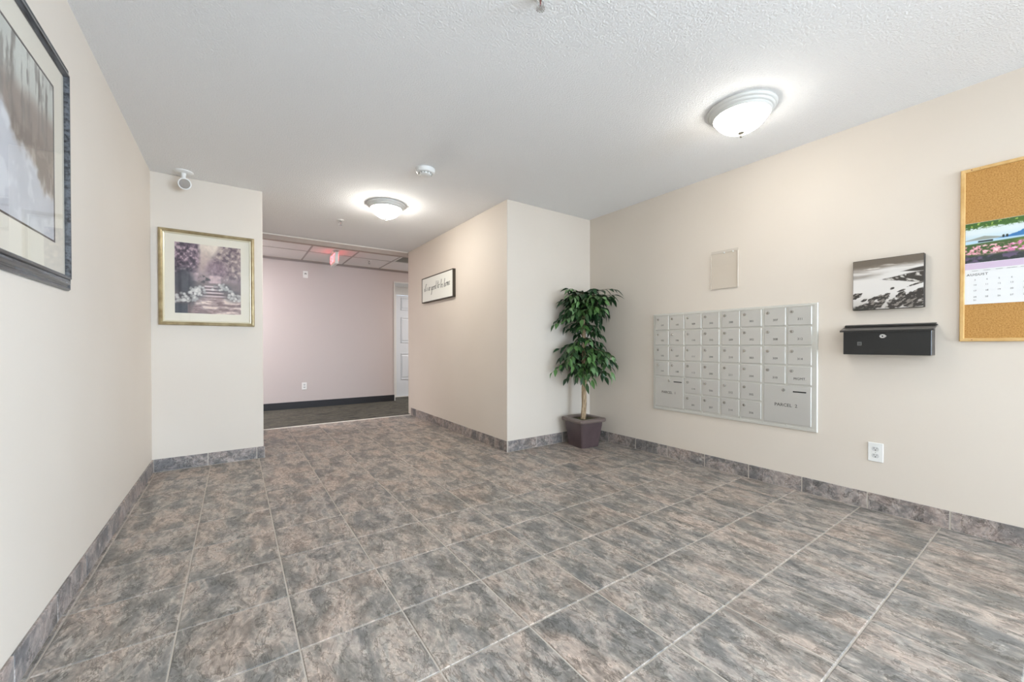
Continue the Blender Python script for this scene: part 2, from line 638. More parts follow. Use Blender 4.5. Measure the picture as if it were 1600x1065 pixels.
bm = bmesh.new()
ys = [sy_a, sy_a + 1.05, sy_b]
for y in ys:
    box(bm, (XR + 0.03, max(y - 0.035, sy_a), 0), (XR + 0.09, min(y + 0.035, sy_b), szt))
for z0, z1 in ((0, 0.08), (szt - 0.06, szt)):
    box(bm, (XR + 0.03, sy_a, z0), (XR + 0.09, sy_b, z1))
w1 = struct('window_1', bm, M['whitepaint'])
for a, b in zip(ys, ys[1:]):
    obj('pane', B((XR + 0.057, a + 0.036, 0.08), (XR + 0.063, b - 0.036, szt - 0.06)), M['glass'], w1)
struct('floor.002', B((-4, -6, -0.08), (6, YR - WT, -0.02)), mat('concrete_apron', srgb(170, 168, 164), 0.9))

# hall beyond
struct('wall_bulkhead', B((-2.6, YE + 0.02, 2.216), (4.6, YE + 0.10, H + 0.1)), M['taupe'])
struct('trim_2', B((XB, YE + 0.006, H - 0.012), (XP, YE + 0.03, H + 0.002), 0.002), M['trimwhite'])
struct('wall_hall_near', B((XR + WT, YE - 0.1, 0), (4.6, YE, H)), M['hallwall'])
struct('wall_hall_near.001', B((-2.6, YE - 0.1, 0), (XL - WT, YE, H)), M['hallwall'])
OPX, OPZ = 2.268, 2.07
bm = B((-2.6, YH, 0), (OPX, YD + 0.1, ZH + 0.1))
box(bm, (OPX, YH, OPZ), (4.6, YD + 0.1, ZH + 0.1))
box(bm, (3.42, YH, 0), (4.6, YD + 0.1, OPZ))
struct('wall_hall', bm, M['hallwall'])
struct('wall_hall_left', B((-2.7, YE - 0.1, 0), (-2.6, YD + 0.1, ZH + 0.1)), M['hallwall'])
struct('wall_hall_right', B((4.6, YE - 0.1, 0), (4.7, YD + 0.1, ZH + 0.1)), M['hallwall'])
struct('baseboard_hall', B((-2.6, YH - 0.012, 0), (OPX, YH, 0.108), 0.003), M['hallbase'])
struct('trim_3', B((-2.6, YH - 0.012, ZH - 0.035), (4.6, YH, ZH - 0.001)), M['wallangle'])

# hall drop ceiling: mineral tiles in a grid
ceil2 = struct('ceiling.001', B((-2.6, YE + 0.10, ZH + 0.02), (4.6, YD + 0.1, ZH + 0.1)), M['ceiltile'])
tx = [0.842 + 0.585 * k for k in range(-6, 7)]
ty = [YE + 0.10, 6.152, YH - 0.012]
sub = {}
for i in range(len(tx) - 1):
    for j in range(2):
        if i == 8 and j == 0:
            continue                                      # the vent panel sits here
        cx, cy = (tx[i] + tx[i + 1]) / 2, (ty[j] + ty[j + 1]) / 2
        obj('ceiling_tile', B((tx[i] + 0.008, ty[j] + 0.006, ZH + 0.001), (tx[i + 1] - 0.008, ty[j + 1] - 0.006, ZH + 0.014), 0.002),
            M['ceiltile'], ceil2, origin=(cx, cy, ZH))
for x in tx:
    obj('grid_bar', B((x - 0.011, ty[0], ZH - 0.003), (x + 0.011, ty[2], ZH + 0.002)), M['tbar'], ceil2)
obj('grid_bar', B((-2.6, ty[1] - 0.011, ZH - 0.003), (4.6, ty[1] + 0.011, ZH + 0.002)), M['tbar'], ceil2)
obj('grid_bar', B((-2.6, ty[2] - 0.02, ZH - 0.003), (4.6, ty[2], ZH + 0.002)), M['trimwhite'], ceil2)

# white panelled door in the recess of the hall
DY = YD - 0.02
dx0, dx1 = 2.455, 3.26
bm = B((2.33, DY - 0.012, 1.90), (3.36, YD, OPZ - 0.01), 0.004)
box(bm, (2.405, DY - 0.012, 0.004), (dx0 - 0.003, YD, 1.90), 0.003)
box(bm, (dx1 + 0.003, DY - 0.012, 0.004), (dx1 + 0.06, YD, 1.90), 0.003)
struct('trim_4', bm, M['whitepaint'])
struct('trim_5', B((OPX - 0.006, YH - 0.01, 0.004), (OPX + 0.012, YD, OPZ)), M['whitepaint'])
struct('trim_6', B((OPX, YH - 0.008, OPZ - 0.02), (3.42, YD - 0.03, OPZ)), M['whitepaint'])
door = struct('door_2', B((dx0, DY + 0.004, 0.02), (dx1, YD, 1.895)), M['doorwhite'])
for px0, px1 in ((dx0 + 0.09, dx0 + 0.37), (dx0 + 0.44, dx1 - 0.09)):
    for z0, z1 in ((1.62, 1.853), (1.013, 1.488), (0.327, 0.814)):
        bm = bmesh.new()
        # rails proud of the sunk panel: raised field with sloped border
        prism(bm, [(z0 + 0.03, DY + 0.004), (z0 + 0.05, DY - 0.004), (z1 - 0.05, DY - 0.004), (z1 - 0.03, DY + 0.004)], 0, px0 + 0.02, px1 - 0.02)
        for v in bm.verts:
            v.co = Vector((v.co.x, v.co.z, v.co.y))
        obj('raised_panel', bm, M['doorwhite'], door)
        bm = bmesh.new()
        for a, b in (((px0, z0), (px1, z0 + 0.014)), ((px0, z1 - 0.014), (px1, z1)), ((px0, z0), (px0 + 0.014, z1)), ((px1 - 0.014, z0), (px1, z1))):
            box(bm, (a[0], DY - 0.008, a[1]), (b[0], DY + 0.005, b[1]), 0.003)
        obj('panel_moulding', bm, M['doorwhite'], door)
struct('trim_7', B((2.41, DY - 0.03, 0.004), (3.3, YD, 0.018)), M['whitepaint'])

# ------------------------------------------------------------------ floor tiles, one by one
GAP = 0.0048


def tile_bm(x0, y0, x1, y1):
    bm = bmesh.new()
    vs = [bm.verts.new((x, y, 0)) for x, y in ((x0, y0), (x1, y0), (x1, y1), (x0, y1))]
    e = 0.0022
    ws = [bm.verts.new((x, y, -e)) for x, y in ((x0 - e, y0 - e), (x1 + e, y0 - e), (x1 + e, y1 + e), (x0 - e, y1 + e))]
    bm.faces.new(vs)
    for i in range(4):
        bm.faces.new([ws[i], ws[(i + 1) % 4], vs[(i + 1) % 4], vs[i]])
    return bm


full = None
far_bm = bmesh.new()
kx0, kx1 = int(math.floor((XL - GX) / T)), int(math.ceil((XR - GX) / T))
ky0, ky1 = int(math.floor((YR - GY) / T)), int(math.ceil((YC - GY) / T))
g2 = GAP / 2 + 0.0022
for i in range(kx0, kx1):
    for j in range(ky0, ky1):
        x0, x1 = GX + i * T, GX + (i + 1) * T
        y0, y1 = GY + j * T, GY + (j + 1) * T
        ymax = YC - 0.012
        # walls cut the tile
        cx, cy = (x0 + x1) / 2, (y0 + y1) / 2
        rx0, rx1, ry0, ry1 = max(x0, XL), min(x1, XR), max(y0, YR), min(y1, ymax)
        if ry1 <= ry0 or rx1 <= rx0:
            continue
        pieces = [(rx0, ry0, rx1, ry1)]
        def cut(pcs, bx0, by0, bx1, by1):
            out = []
            for (a, b, c, d) in pcs:
                if c <= bx0 or a >= bx1 or d <= by0 or b >= by1:
                    out.append((a, b, c, d))
                    continue
                if b < by0:
                    out.append((a, b, c, by0)); b = by0
                if d > by1:
                    out.append((a, by1, c, d)); d = by1
                if a < bx0:
                    out.append((a, b, bx0, d))
                if c > bx1:
                    out.append((bx1, b, c, d))
            return out
        pieces = cut(pieces, XL - 1, YA, XB, 99)
        pieces = cut(pieces, XP, YP, 99, 99)
        for (a, b, c, d) in pieces:
            if c - a < 0.012 or d - b < 0.012:
                continue
            isfull = abs(c - a - T) < 1e-6 and abs(d - b - T) < 1e-6
            if d < -0.70:
                merge(far_bm, tile_bm(a + g2, b + g2, c - g2, d - g2))
            elif isfull:
                if full is None:
                    full = mesh_from_bm(tile_bm(-T / 2 + g2, -T / 2 + g2, T / 2 - g2, T / 2 - g2), 'floor_tile')
                    full.materials.append(M['tile'])
                o = bpy.data.objects.new('floor_tile', full)
                COL.objects.link(o)
                o.parent = floor
                o.location = ((a + c) / 2, (b + d) / 2, 0)
            else:
                obj('floor_tile', tile_bm(a + g2, b + g2, c - g2, d - g2), M['tile'], floor, origin=((a + c) / 2, (b + d) / 2, 0))
fb = obj('floor_tile', far_bm, M['tile'], floor)
fb['kind'] = 'stuff'

# ------------------------------------------------------------------ base tiles
BH, BT = 0.098, 0.009


def baseboard(name, axis, wall, sgn, a, b, joints):
    """tiles along a wall; axis = running axis (0 x, 1 y); wall coordinate; sgn = side the tiles stand out to."""
    def pt(t, d, z):
        return (t, wall + sgn * d, z) if axis == 0 else (wall + sgn * d, t, z)
    root = struct(name, B(pt(a, 0.0, 0.0), pt(b, BT - 0.0015, BH - 0.0015)), M['grout'])
    js = [a] + sorted(j for j in joints if a + 0.01 < j < b - 0.01) + [b]
    for p, q in zip(js, js[1:]):
        c = pt((p + q) / 2, BT / 2, BH / 2)
        obj('base_tile', B(pt(p + 0.003, 0.001, 0.002), pt(q - 0.003, BT, BH), 0.0014), M['basetile'], root, origin=c)
    return root


rng = lambda g0: [g0 + k * T for k in range(-20, 14)]
baseboard('baseboard_left', 1, XL, 1, YR, YA, rng(3.3475))
baseboard('baseboard_right', 1, XR, -1, sy_b, YP, rng(2.3625))
baseboard('baseboard_back_left', 0, YA, -1, XL + BT, XB + BT, [-0.181, 0.149])
baseboard('baseboard_hall_side', 1, XB, 1, YA, YC, rng(4.10))
baseboard('baseboard_partition', 1, XP, -1, YP - BT, YC, rng(YP + 0.2))
baseboard('baseboard_back', 0, YP, -1, XP, XR - BT, rng(XP + 0.33))

# ------------------------------------------------------------------ wall of mailboxes
my0, my1, mz0, mz1 = 2.170, 0.958, 0.4045, 1.2375
mc = (XR, (my0 + my1) / 2, mz0)
mail = thing('mailbox_unit', 'large brushed silver apartment mailbox panel with rows of numbered doors on the right wall', 'mailbox', mc)
obj('back_panel', B((XR - 0.010, my1 + 0.01, mz0 + 0.01), (XR, my0 - 0.01, mz1 - 0.01)), M['brushed_frame'], mail)
moulding('right', (XR, (my0 + my1) / 2, (mz0 + mz1) / 2), my0 - my1, mz1 - mz0,
         [(0, 0), (0, 0.010), (0.003, 0.0135), (0.017, 0.0135), (0.018, 0.0105), (0.018, 0)], 'frame_bar', M['brushed_frame'], mail)
rib = bmesh.new()
for y in (1.576, 1.278, 2.0125, 1.870, 1.723, 1.429, 1.131):
    w = 0.0055 if y in (1.576, 1.278) else 0.003
    box(rib, (XR - 0.0135, y - w, mz0 + 0.015), (XR - 0.008, y + w, mz1 - 0.012))
obj('divider', rib, M['brushed_frame'], mail)
cols = [(2.143, 2.018), (2.007, 1.875), (1.865, 1.728), (1.718, 1.584), (1.566, 1.435), (1.424, 1.287), (1.269, 1.137), (1.124, 0.990)]
rows = [1.2175 - 0.1316 * k for k in range(6)]
rh = 0.119
nums = [['101', '102', '103', '104'], ['105', '106', '107', '108'],
        ['110', '111', '112', '109', '114', '201'], ['202', '203', '204', '205', '206', '207'],
        ['208', '209', '210', '211', '212', '214'], ['301', '302', '303', '304', '305', '306'],
        ['307', '308', '309', '310'], ['311', '312', '314', 'MGMT.']]
nums[2] = ['109', '110', '111', '112', '114', '201']
lock_me = None


def lock_at(y, z, parent, ang):
    bm = bmesh.new()
    x = XR - 0.018
    lathe(bm, [(0.0105, 0.0), (0.0105, 0.004), (0.0085, 0.0065), (0.0085, 0.0066)], (x, y, z), 0, 14, -1)
    o = obj('lock', bm, M['lockmetal'], parent, True)
    return o


def slot_at(y, z, w, h, parent, name, m):
    return obj(name, B((XR - 0.0192, y - w / 2, z - h / 2), (XR - 0.0178, y + w / 2, z + h / 2)), m, parent)


for ci, (ya, yb) in enumerate(cols):
    for ri, s in enumerate(nums[ci]):
        z1 = rows[ri]
        z0 = z1 - rh
        dr = obj('mailbox_door', B((XR - 0.018, yb, z0), (XR - 0.009, ya, z1), 0.0018), M['brushed'], mail)
        lk = lock_at(ya - 0.024, z1 - 0.030, dr, 0)
        obj('number', text_bm(s, 0.021 if len(s) == 3 else 0.023, 'right', (XR - 0.0183, (ya + yb) / 2 - 0.004, z0 + 0.038)), M['black'], dr)
        o = obj('keyhole', B((XR - 0.0252, ya - 0.0252, z1 - 0.034), (XR - 0.0244, ya - 0.0228, z1 - 0.026)), M['dark'], dr)
for (ya, yb, s, lkx, sl) in ((2.143, 1.877, 'PARCEL  1', 2.010, (1.930, 0.075)), (1.269, 0.990, 'PARCEL  2', 1.147, (1.054, 0.075))):
    z1, z0 = 0.692, 0.436
    dr = obj('parcel_door', B((XR - 0.018, yb, z0), (XR - 0.009, ya, z1), 0.0018), M['brushed'], mail)
    lock_at(lkx, z1 - 0.030, dr, 0)
    slot_at(sl[0], z1 - 0.037, sl[1], 0.008, dr, 'slot', M['dark'])
    obj('lettering', text_bm(s, 0.030, 'right', (XR - 0.0183, (ya + yb) / 2 + 0.004, 0.560)), M['black'], dr)

# ------------------------------------------------------------------ clear paper holder above the mailboxes
hy0, hy1, hz0, hz1 = 1.657, 1.453, 1.400, 1.690
hold = thing('paper_holder', 'empty clear acrylic paper holder on the wall above the mailbox panel', 'holder', (XR, 1.555, hz0))
obj('front_sheet', B((XR - 0.010, hy1, hz0), (XR - 0.0075, hy0, hz1 - 0.02), 0.0006), M['acrylic'], hold)
obj('back_sheet', B((XR - 0.0018, hy1, hz1 - 0.022), (XR - 0.0002, hy0, hz1), 0.0004), M['acryledge'], hold)
for ya_ in (hy0 - 0.0025, hy1):
    obj('side_edge', B((XR - 0.0100, ya_, hz0), (XR - 0.0002, ya_ + 0.0025, hz1 - 0.02), 0.0004), M['acryledge'], hold)
obj('bottom_edge', B((XR - 0.0105, hy1, hz0 - 0.003), (XR - 0.001, hy0, hz0), 0.0006), M['acryledge'], hold)
for y in (1.555, 1.49):
    bm = lathe(bmesh.new(), [(0.006, 0), (0.006, 0.003), (0.003, 0.006)], (XR - 0.0035, y, hz1 - 0.022), 0, 10, -1)
    obj('pin', bm, M['white'], hold, True)

# ------------------------------------------------------------------ seascape canvas
cy0, cy1, cz0, cz1 = 0.779, 0.480, 1.170, 1.460
canv = thing('canvas_print', 'small black and white seascape canvas of rocky shore above the black letterbox', 'picture', (XR, (cy0 + cy1) / 2, cz0))
obj('canvas', B((XR - 0.034, cy1, cz0), (XR, cy0, cz1), 0.002), mat('dark_canvas_edge', srgb(52, 46, 40), 0.7), canv)
p = Paint(190, 170, (216, 211, 206))
u, v = p.u, p.v
nS = fbm(u * 3, v * 22, 3)
p.mix(sm(0.80, 0.90, v + 0.05 * (nS - 0.5)), (78, 70, 58))
p.mix(sm(0.62, 0.86, v - 0.10 * u + 0.25 * (nS - 0.5)) * 0.75, (112, 100, 88))
p.mix(sm(0.55, 0.7, nS) * sm(0.66, 0.78, v) * (1 - sm(0.85, 0.9, v)), (206, 198, 188))
p.mix((1 - sm(0.0, 0.07, np.abs(v - 0.665))) * (1 - sm(0.1, 0.5, u)) * 0.6, (120, 112, 104))
p.mix(sm(0.0, 0.3, 0.34 - v) * 0.35, (150, 142, 132))
# far headland and the rocky spit
p.mix(sm(0, 0.012, 0.045 * sm(0.62, 1.0, u) - np.abs(v - 0.70 - 0.05 * (u - 0.62))), (62, 56, 50))
rk = fbm(u * 14, v * 26 + u * 9, 11)
spit = sm(0, 0.02, (0.115 * sm(0.27, 1.05, u) + 0.02 * (rk - 0.5)) - np.abs(v - 0.585 + 0.02 * (u - 0.3))) * sm(0.27, 0.30, u)
p.mix(spit, (60, 54, 48))
p.mix(spit * sm(0.54, 0.66, rk), (196, 190, 182))
# foreground rocks
rk2 = fbm(u * 9 + 3, v * 16, 21)
for (ex, ey, rx, ry) in ((0.11, 0.325, 0.04, 0.022), (0.03, 0.28, 0.08, 0.05), (0.17, 0.19, 0.05, 0.025), (0.33, 0.215, 0.09, 0.045), (0.47, 0.225, 0.075, 0.06),
                         (0.58, 0.385, 0.035, 0.02), (0.70, 0.245, 0.075, 0.05), (0.70, 0.33, 0.05, 0.014), (0.30, 0.05, 0.12, 0.065), (0.12, 0.04, 0.2, 0.06), (0.42, 0.11, 0.06, 0.035),
                         (0.64, 0.09, 0.12, 0.085), (0.88, 0.20, 0.17, 0.085), (0.97, 0.30, 0.10, 0.05), (0.95, 0.07, 0.16, 0.06), (0.88, 0.43, 0.10, 0.016), (0.80, 0.07, 0.05, 0.05)):
    e = p.ell(ex, ey + 0.35 * (u - ex) * 0.9, rx * 1.08, ry * 1.02, 0.14, 1.5)
    p.mix(e * sm(0.28, 0.42, rk2 + 0.25 * e), (56, 50, 45))
    p.mix(e * sm(0.56, 0.62, fbm(u * 20, v * 44 - u * 18, 23)) * 0.7, (168, 160, 150))
p.mix(sm(0.1, 0.0, v) * sm(0.5, 0.1, u) * 0.7, (50, 50, 42))
paint_mesh('print', p, 'right', (XR - 0.0345, (cy0 + cy1) / 2, (cz0 + cz1) / 2), cy0 - cy1 - 0.004, cz1 - cz0 - 0.004, 'seascape_print', canv, 0.55)

# ------------------------------------------------------------------ black letterbox
ly0, ly1 = 0.808, 0.442
lb = thing('letterbox', 'wide black metal letterbox with sloping lid mounted under the seascape canvas', 'letterbox', (XR, 0.625, 0.91))
bm = prism(bmesh.new(), [(XR - 0.088, 0.910), (XR, 0.910), (XR, 1.072), (XR - 0.088, 1.045)], 1, ly1, ly0)
for v_ in bm.verts:
    pass
bmesh.ops.bevel(bm, geom=list(bm.edges), offset=0.002, segments=1, affect='EDGES')
obj('body', bm, M['blackmetal'], lb)
bm = prism(bmesh.new(), [(XR - 0.100, 1.041), (XR - 0.100, 1.050), (XR - 0.022, 1.071), (XR, 1.076), (XR, 1.072), (XR - 0.022, 1.066), (XR - 0.094, 1.046), (XR - 0.094, 1.041)], 1, ly1 - 0.010, ly0 + 0.014)
obj('lid', bm, M['lidmetal'], lb)
bm = prism(bmesh.new(), [(XR - 0.018, 1.074), (XR - 0.018, 1.081), (XR, 1.086), (XR, 1.076)], 1, ly1 - 0.006, ly0 + 0.012)
obj('hinge_strip', bm, M['lidmetal'], lb)
bm = bmesh.new()
pts = [(0.018, 0), (0.009, 0.009), (0, 0.011), (-0.009, 0.009), (-0.014, 0), (-0.009, -0.009), (0, -0.011), (0.009, -0.009)]
prism(bm, [(0.633 - a, 1.015 + b) for a, b in pts], 0, XR - 0.0905, XR - 0.0875)
obj('lock_plate', bm, M['chrome'], lb)
bm = lathe(bmesh.new(), [(0.0035, 0), (0.0035, 0.004)], (XR - 0.088, 0.633, 1.015), 0, 10, -1)
obj('lock_cylinder', bm, M['dark'], lb)
bm = B((XR - 0.0888, 0.7235, 0.9625), (XR - 0.0875, 0.7425, 0.9835))
st = obj('sticker', bm, M['sticker'], lb)
bm = bmesh.new()
for a, b, c, d in ((0.727, 0.966, 0.739, 0.968), (0.727, 0.978, 0.739, 0.980), (0.727, 0.966, 0.729, 0.980), (0.737, 0.966, 0.739, 0.980), (0.731, 0.970, 0.735, 0.976)):
    box(bm, (XR - 0.0892, a, b), (XR - 0.0885, c, d))
obj('sticker_mark', bm, M['black'], st)

# ------------------------------------------------------------------ cork board and calendar
ky0, ky1, kz0, kz1 = 0.355, -0.745, 0.983, 1.853
cork = thing('cork_board', 'oak framed cork notice board at the right edge behind the calendar', 'notice board', (XR, (ky0 + ky1) / 2, kz0))
obj('cork_panel', B((XR - 0.010, ky1 + 0.01, kz0 + 0.01), (XR - 0.001, ky0 - 0.01, kz1 - 0.01)), M['cork'], cork)
moulding('right', (XR, (ky0 + ky1) / 2, (kz0 + kz1) / 2), ky0 - ky1, kz1 - kz0,
         [(0, 0), (0, 0.014), (0.003, 0.017), (0.014, 0.017), (0.017, 0.012), (0.017, 0)], 'frame_bar', M['oak'], cork)
for (y, z, r_) in ((0.318, kz1 - 0.008, 0.0026), (0.290, kz1 - 0.009, 0.0016), (0.312, kz0 + 0.008, 0.0022)):
    bm = lathe(bmesh.new(), [(r_, 0), (r_, 0.0006)], (XR - 0.0169, y, z), 0, 8, -1)
    obj('knot', bm, M['knot'], cork)

ay0, ay1 = 0.337, 0.057
cal = thing('wall_calendar', 'open wall calendar showing August under a flowery lakeside photo pinned to the cork board', 'calendar', (XR - 0.010, (ay0 + ay1) / 2, 1.17))
XC = XR - 0.0115
obj('page', B((XC, ay1, 1.170), (XC + 0.0012, ay0 + 0.003, 1.376)), M['paper'], cal)
obj('picture_sheet', B((XC, ay1, 1.376), (XC + 0.0012, ay0, 1.577)), M['paper'], cal)
p = Paint(180, 130, (196, 214, 222))
u, v = p.u, p.v
n1 = fbm(u * 9, v * 9, 31)
n2 = fbm(u * 26, v * 22, 37)
p.mix(sm(0.60, 0.75, v), (214, 224, 226))
p.mix(sm(0.0, 0.02, 0.54 + 0.17 * sm(0.2, 0.9, u) * (0.2 + 1.3 * fbm(u * 9, v * 0 + 2, 5)) - v) * sm(0.50, 0.54, v), (58, 116, 172))
p.mix(sm(0.0, 0.02, 0.66 - 0.10 * np.abs(u - 0.22) / 0.3 - v) * sm(0.55, 0.57, v) * sm(0.5, 0.4, u), (150, 156, 148))
p.mix(sm(0.47, 0.50, v) * (1 - sm(0.53, 0.56, v)), (176, 206, 226))
p.mix(sm(0.02, -0.02, v - 0.47 - 0.05 * u), (64, 92, 44))
p.mix(sm(0.02, -0.02, v - 0.45 - 0.05 * u) * sm(0.5, 0.62, u) * 0.8, (112, 132, 62))
fl = sm(0.03, -0.03, v - 0.40 - 0.04 * n1) * sm(0.14, 0.24, v)
p.mix(fl * sm(0.42, 0.56, n2), (222, 150, 166))
p.mix(fl * sm(0.50, 0.62, n2) * sm(0.36, 0.6, u), (206, 84, 170))
p.mix(fl * sm(0.62, 0.70, n2), (246, 216, 214))
p.mix(sm(0.22, 0.12, v) * 0.9, (48, 50, 58))
p.mix(sm(0.24, 0.1, v) * sm(0.5, 0.62, n1), (96, 82, 108))
p.mix(sm(0.0, 0.04, v - 0.86 + 0.08 * (n1 - 0.5) + 0.08 * u * 0.3), (66, 104, 40))
p.mix(sm(0.0, 0.06, v - 0.78 - 0.22 * (n2 - 0.42)) * sm(0.40, 0.55, n2), (58, 92, 36))
p.mix(sm(0.60, 0.7, n2) * sm(0.84, 0.92, v), (150, 180, 80))
p.mix(sm(0.0, 0.01, 0.09 - np.abs(u - 0.235)) * sm(0, 0.01, 0.026 - np.abs(v - 0.52)), (42, 50, 52))
for tx_ in (0.435, 0.475):
    p.mix(p.ell(tx_, 0.585, 0.014, 0.035, 0.3), (34, 44, 40))
paint_mesh('photo', p, 'right', (XC - 0.0004, (ay0 + ay1) / 2, (1.376 + 1.577) / 2), ay0 - ay1, 0.199, 'lakeside_photo', cal, 0.35)
obj('band', B((XC - 0.0005, ay1, 1.345), (XC, ay0 + 0.002, 1.3755)), M['lavender'], cal)
cp = (ay0 - ay1) / 7
cxs = [ay0 - 0.033 - k * 0.0385 for k in range(7)]
bm = text_bm('AUGUST', 0.0165, 'right', (XC - 0.0003, 0.297, 1.3175), spacing=1.15)
obj('month_title', bm, M['black'], cal)
bm = bmesh.new()
for k, s in enumerate(('SUNDAY', 'MONDAY', 'TUESDAY', 'WEDNESDAY', 'THURSDAY', 'FRIDAY', 'SATURDAY')):
    merge(bm, text_bm(s, 0.0052, 'right', (XC - 0.0003, cxs[k], 1.3365)))
for k in range(7):
    if k >= 5:
        merge(bm, text_bm(str(k - 4), 0.0105, 'right', (XC - 0.0003, cxs[k], 1.3175)))
    for w in range(4):
        merge(bm, text_bm(str(3 + 7 * w + k), 0.0105, 'right', (XC - 0.0003, cxs[k], (1.291, 1.266, 1.237, 1.206)[w])))
merge(bm, text_bm('31', 0.0105, 'right', (XC - 0.0003, cxs[0], 1.190)))
obj('dates', bm, M['greyprint'], cal)

# ------------------------------------------------------------------ electrical outlets
def outlet(label, fr, loc, k=1.0):
    r, u_, n = FR[fr]
    t = thing('wall_outlet', label, 'outlet', loc)
    lc = Vector(loc)
    mx = frame_matrix(fr, lc)

    def local(bm):
        bmesh.ops.transform(bm, matrix=mx, verts=bm.verts)
        return bm
    obj('cover_plate', local(B((-0.034 * k, -0.055 * k, 0), (0.034 * k, 0.055 * k, 0.006), 0.002)), M['white'], t)
    for s in (1, -1):
        bm = bmesh.new()
        pts = []
        for i in range(20):
            a = 2 * PI * i / 20
            pts.append((0.0165 * math.cos(a), max(-0.0125, min(0.0125, 0.0165 * math.sin(a))) + s * 0.0195))
        prism(bm, pts, 2, 0.0055, 0.0078)
        rc = obj('receptacle', local(bm), M['receptacle'], t)
        bm = bmesh.new()
        box(bm, (-0.0075, s * 0.0195 + 0.000, 0.0074), (-0.0055, s * 0.0195 + 0.008, 0.0081))
        box(bm, (0.0055, s * 0.0195 + 0.001, 0.0074), (0.0075, s * 0.0195 + 0.007, 0.0081))
        lathe(bm, [(0.0028, 0.0074), (0.0028, 0.0081)], (0, s * 0.0195 - 0.0068, 0), 2, 10)
        obj('slots', local(bm), M['dark'], rc)
    bm = lathe(bmesh.new(), [(0.0028, 0.005), (0.0022, 0.0072)], (0, 0, 0), 2, 10)
    obj('screw', local(bm), M['lockmetal'], t)
    return t


outlet('white double electrical outlet low on the right wall below the letterbox', 'right', (XR, 0.6775, 0.341))
outlet('small white electrical outlet low on the far hall wall above the black base', 'back', (0.872, YH, 0.341))
wp = thing('wall_plate', 'small white plate with a dark round centre high on the far hall wall', 'wall plate', (0.894, YH, 2.052))
obj('cover_plate', B((0.894 - 0.034, YH - 0.007, 2.0), (0.894 + 0.034, YH, 2.104), 0.002), M['white'], wp)
bm = lathe(bmesh.new(), [(0.017, 0), (0.015, 0.004)], (0.894, YH - 0.006, 2.06), 1, 16, -1)
obj('dark_ring', bm, M['ventgrey'], wp, True)
bm = lathe(bmesh.new(), [(0.009, 0), (0.007, 0.012)], (0.894, YH - 0.008, 2.047), 1, 12, -1)
obj('button', bm, M['white'], wp, True)

# ------------------------------------------------------------------ gold framed garden print
gx0, gx1, gz0, gz1 = -0.473, 0.138, 1.121, 1.860
gcx, gcz = (gx0 + gx1) / 2, (gz0 + gz1) / 2
gold = thing('framed_print', 'gold framed print of a mauve garden path with steps on the narrow back wall', 'picture', (gcx, YA, gz0))
gw, gh = gx1 - gx0, gz1 - gz0
moulding('back', (gcx, YA, gcz), gw, gh, [(0, 0), (0, 0.018), (0.006, 0.026), (0.016, 0.029), (0.024, 0.023), (0.026, 0.018), (0.026, 0)], 'frame_bar', M['gold'], gold)
moulding('back', (gcx, YA, gcz), gw - 0.050, gh - 0.050, [(0, 0), (0, 0.019), (0.005, 0.020), (0.010, 0.015), (0.010, 0)], 'frame_lip', M['goldlight'], gold)
ax0, ax1, az0, az1 = -0.378, 0.047, 1.213, 1.768
moulding('back', (gcx, YA, gcz), gw - 0.060, gh - 0.060, [(0, 0.002), (0, 0.010), ((ax0 - gx0) - 0.030, 0.010), ((ax0 - gx0) - 0.030, 0.002)], 'mat_board', M['mat_board'], gold)
acx, acz = (ax0 + ax1) / 2, (az0 + az1) / 2
obj('print_border', B((ax0 - 0.012, YA - 0.0085, az0 - 0.012), (ax1 + 0.012, YA - 0.0005, az1 + 0.012)), M['bevelcut'], gold)
p = Paint(170, 200, (146, 126, 130))
u, v = p.u, p.v
n1 = fbm(u * 7, v * 8, 41)
n2 = fbm(u * 22, v * 24, 43)
p.mix(sm(0.62, 1.0, v) * p.ell(0.5, 0.98, 0.28, 0.30, 0.7), (232, 216, 200))
p.mix(p.ell(0.43, 0.74, 0.10, 0.16, 0.8) * 0.7, (206, 182, 170))
lt = sm(0.06, -0.05, u - 0.33 - 0.10 * (n1 - 0.5) - 0.10 * (v - 0.8)) * sm(0.50, 0.6, v)
p.mix(lt, (112, 92, 104))
p.mix(lt * sm(0.54, 0.66, n2), (176, 150, 156))
p.mix(lt * sm(0.44, 0.34, n2), (72, 58, 70))
rt = sm(-0.03, 0.06, u - 0.52 + 0.55 * (0.80 - v) * 0.4 - 0.22 * (v - 0.62) * sm(0.6, 1, v)) * sm(0.46, 0.55, v)
p.mix(rt * 0.85, (150, 130, 130))
p.mix(rt * sm(0.54, 0.68, n2), (190, 170, 160))
p.mix(rt * sm(0.45, 0.33, n2) * 0.8, (104, 86, 96))
p.mix(p.ell(0.62, 0.66, 0.16, 0.12, 0.6) * 0.6, (132, 106, 122))
wl = sm(0.02, -0.01, np.abs(u - 0.255) - 0.08) * sm(0.02, -0.01, np.abs(v - 0.525) - 0.055)
wr = sm(0.02, -0.01, np.abs(u - 0.585) - 0.085) * sm(0.02, -0.01, np.abs(v - 0.505) - 0.05)
mid = sm(0.52, 0.42, v)
p.mix(mid * 0.75, (116, 100, 100))
p.mix(np.maximum(wl, wr) * (0.75 + 0.5 * (n2 - 0.5)), (214, 184, 186))
p.mix(p.ell(0.43, 0.50, 0.09, 0.06, 0.5) * sm(0.5, 0.35, n2), (70, 62, 66))
p.mix(p.ell(0.13, 0.44, 0.16, 0.20, 0.4) * 0.85, (66, 66, 74))
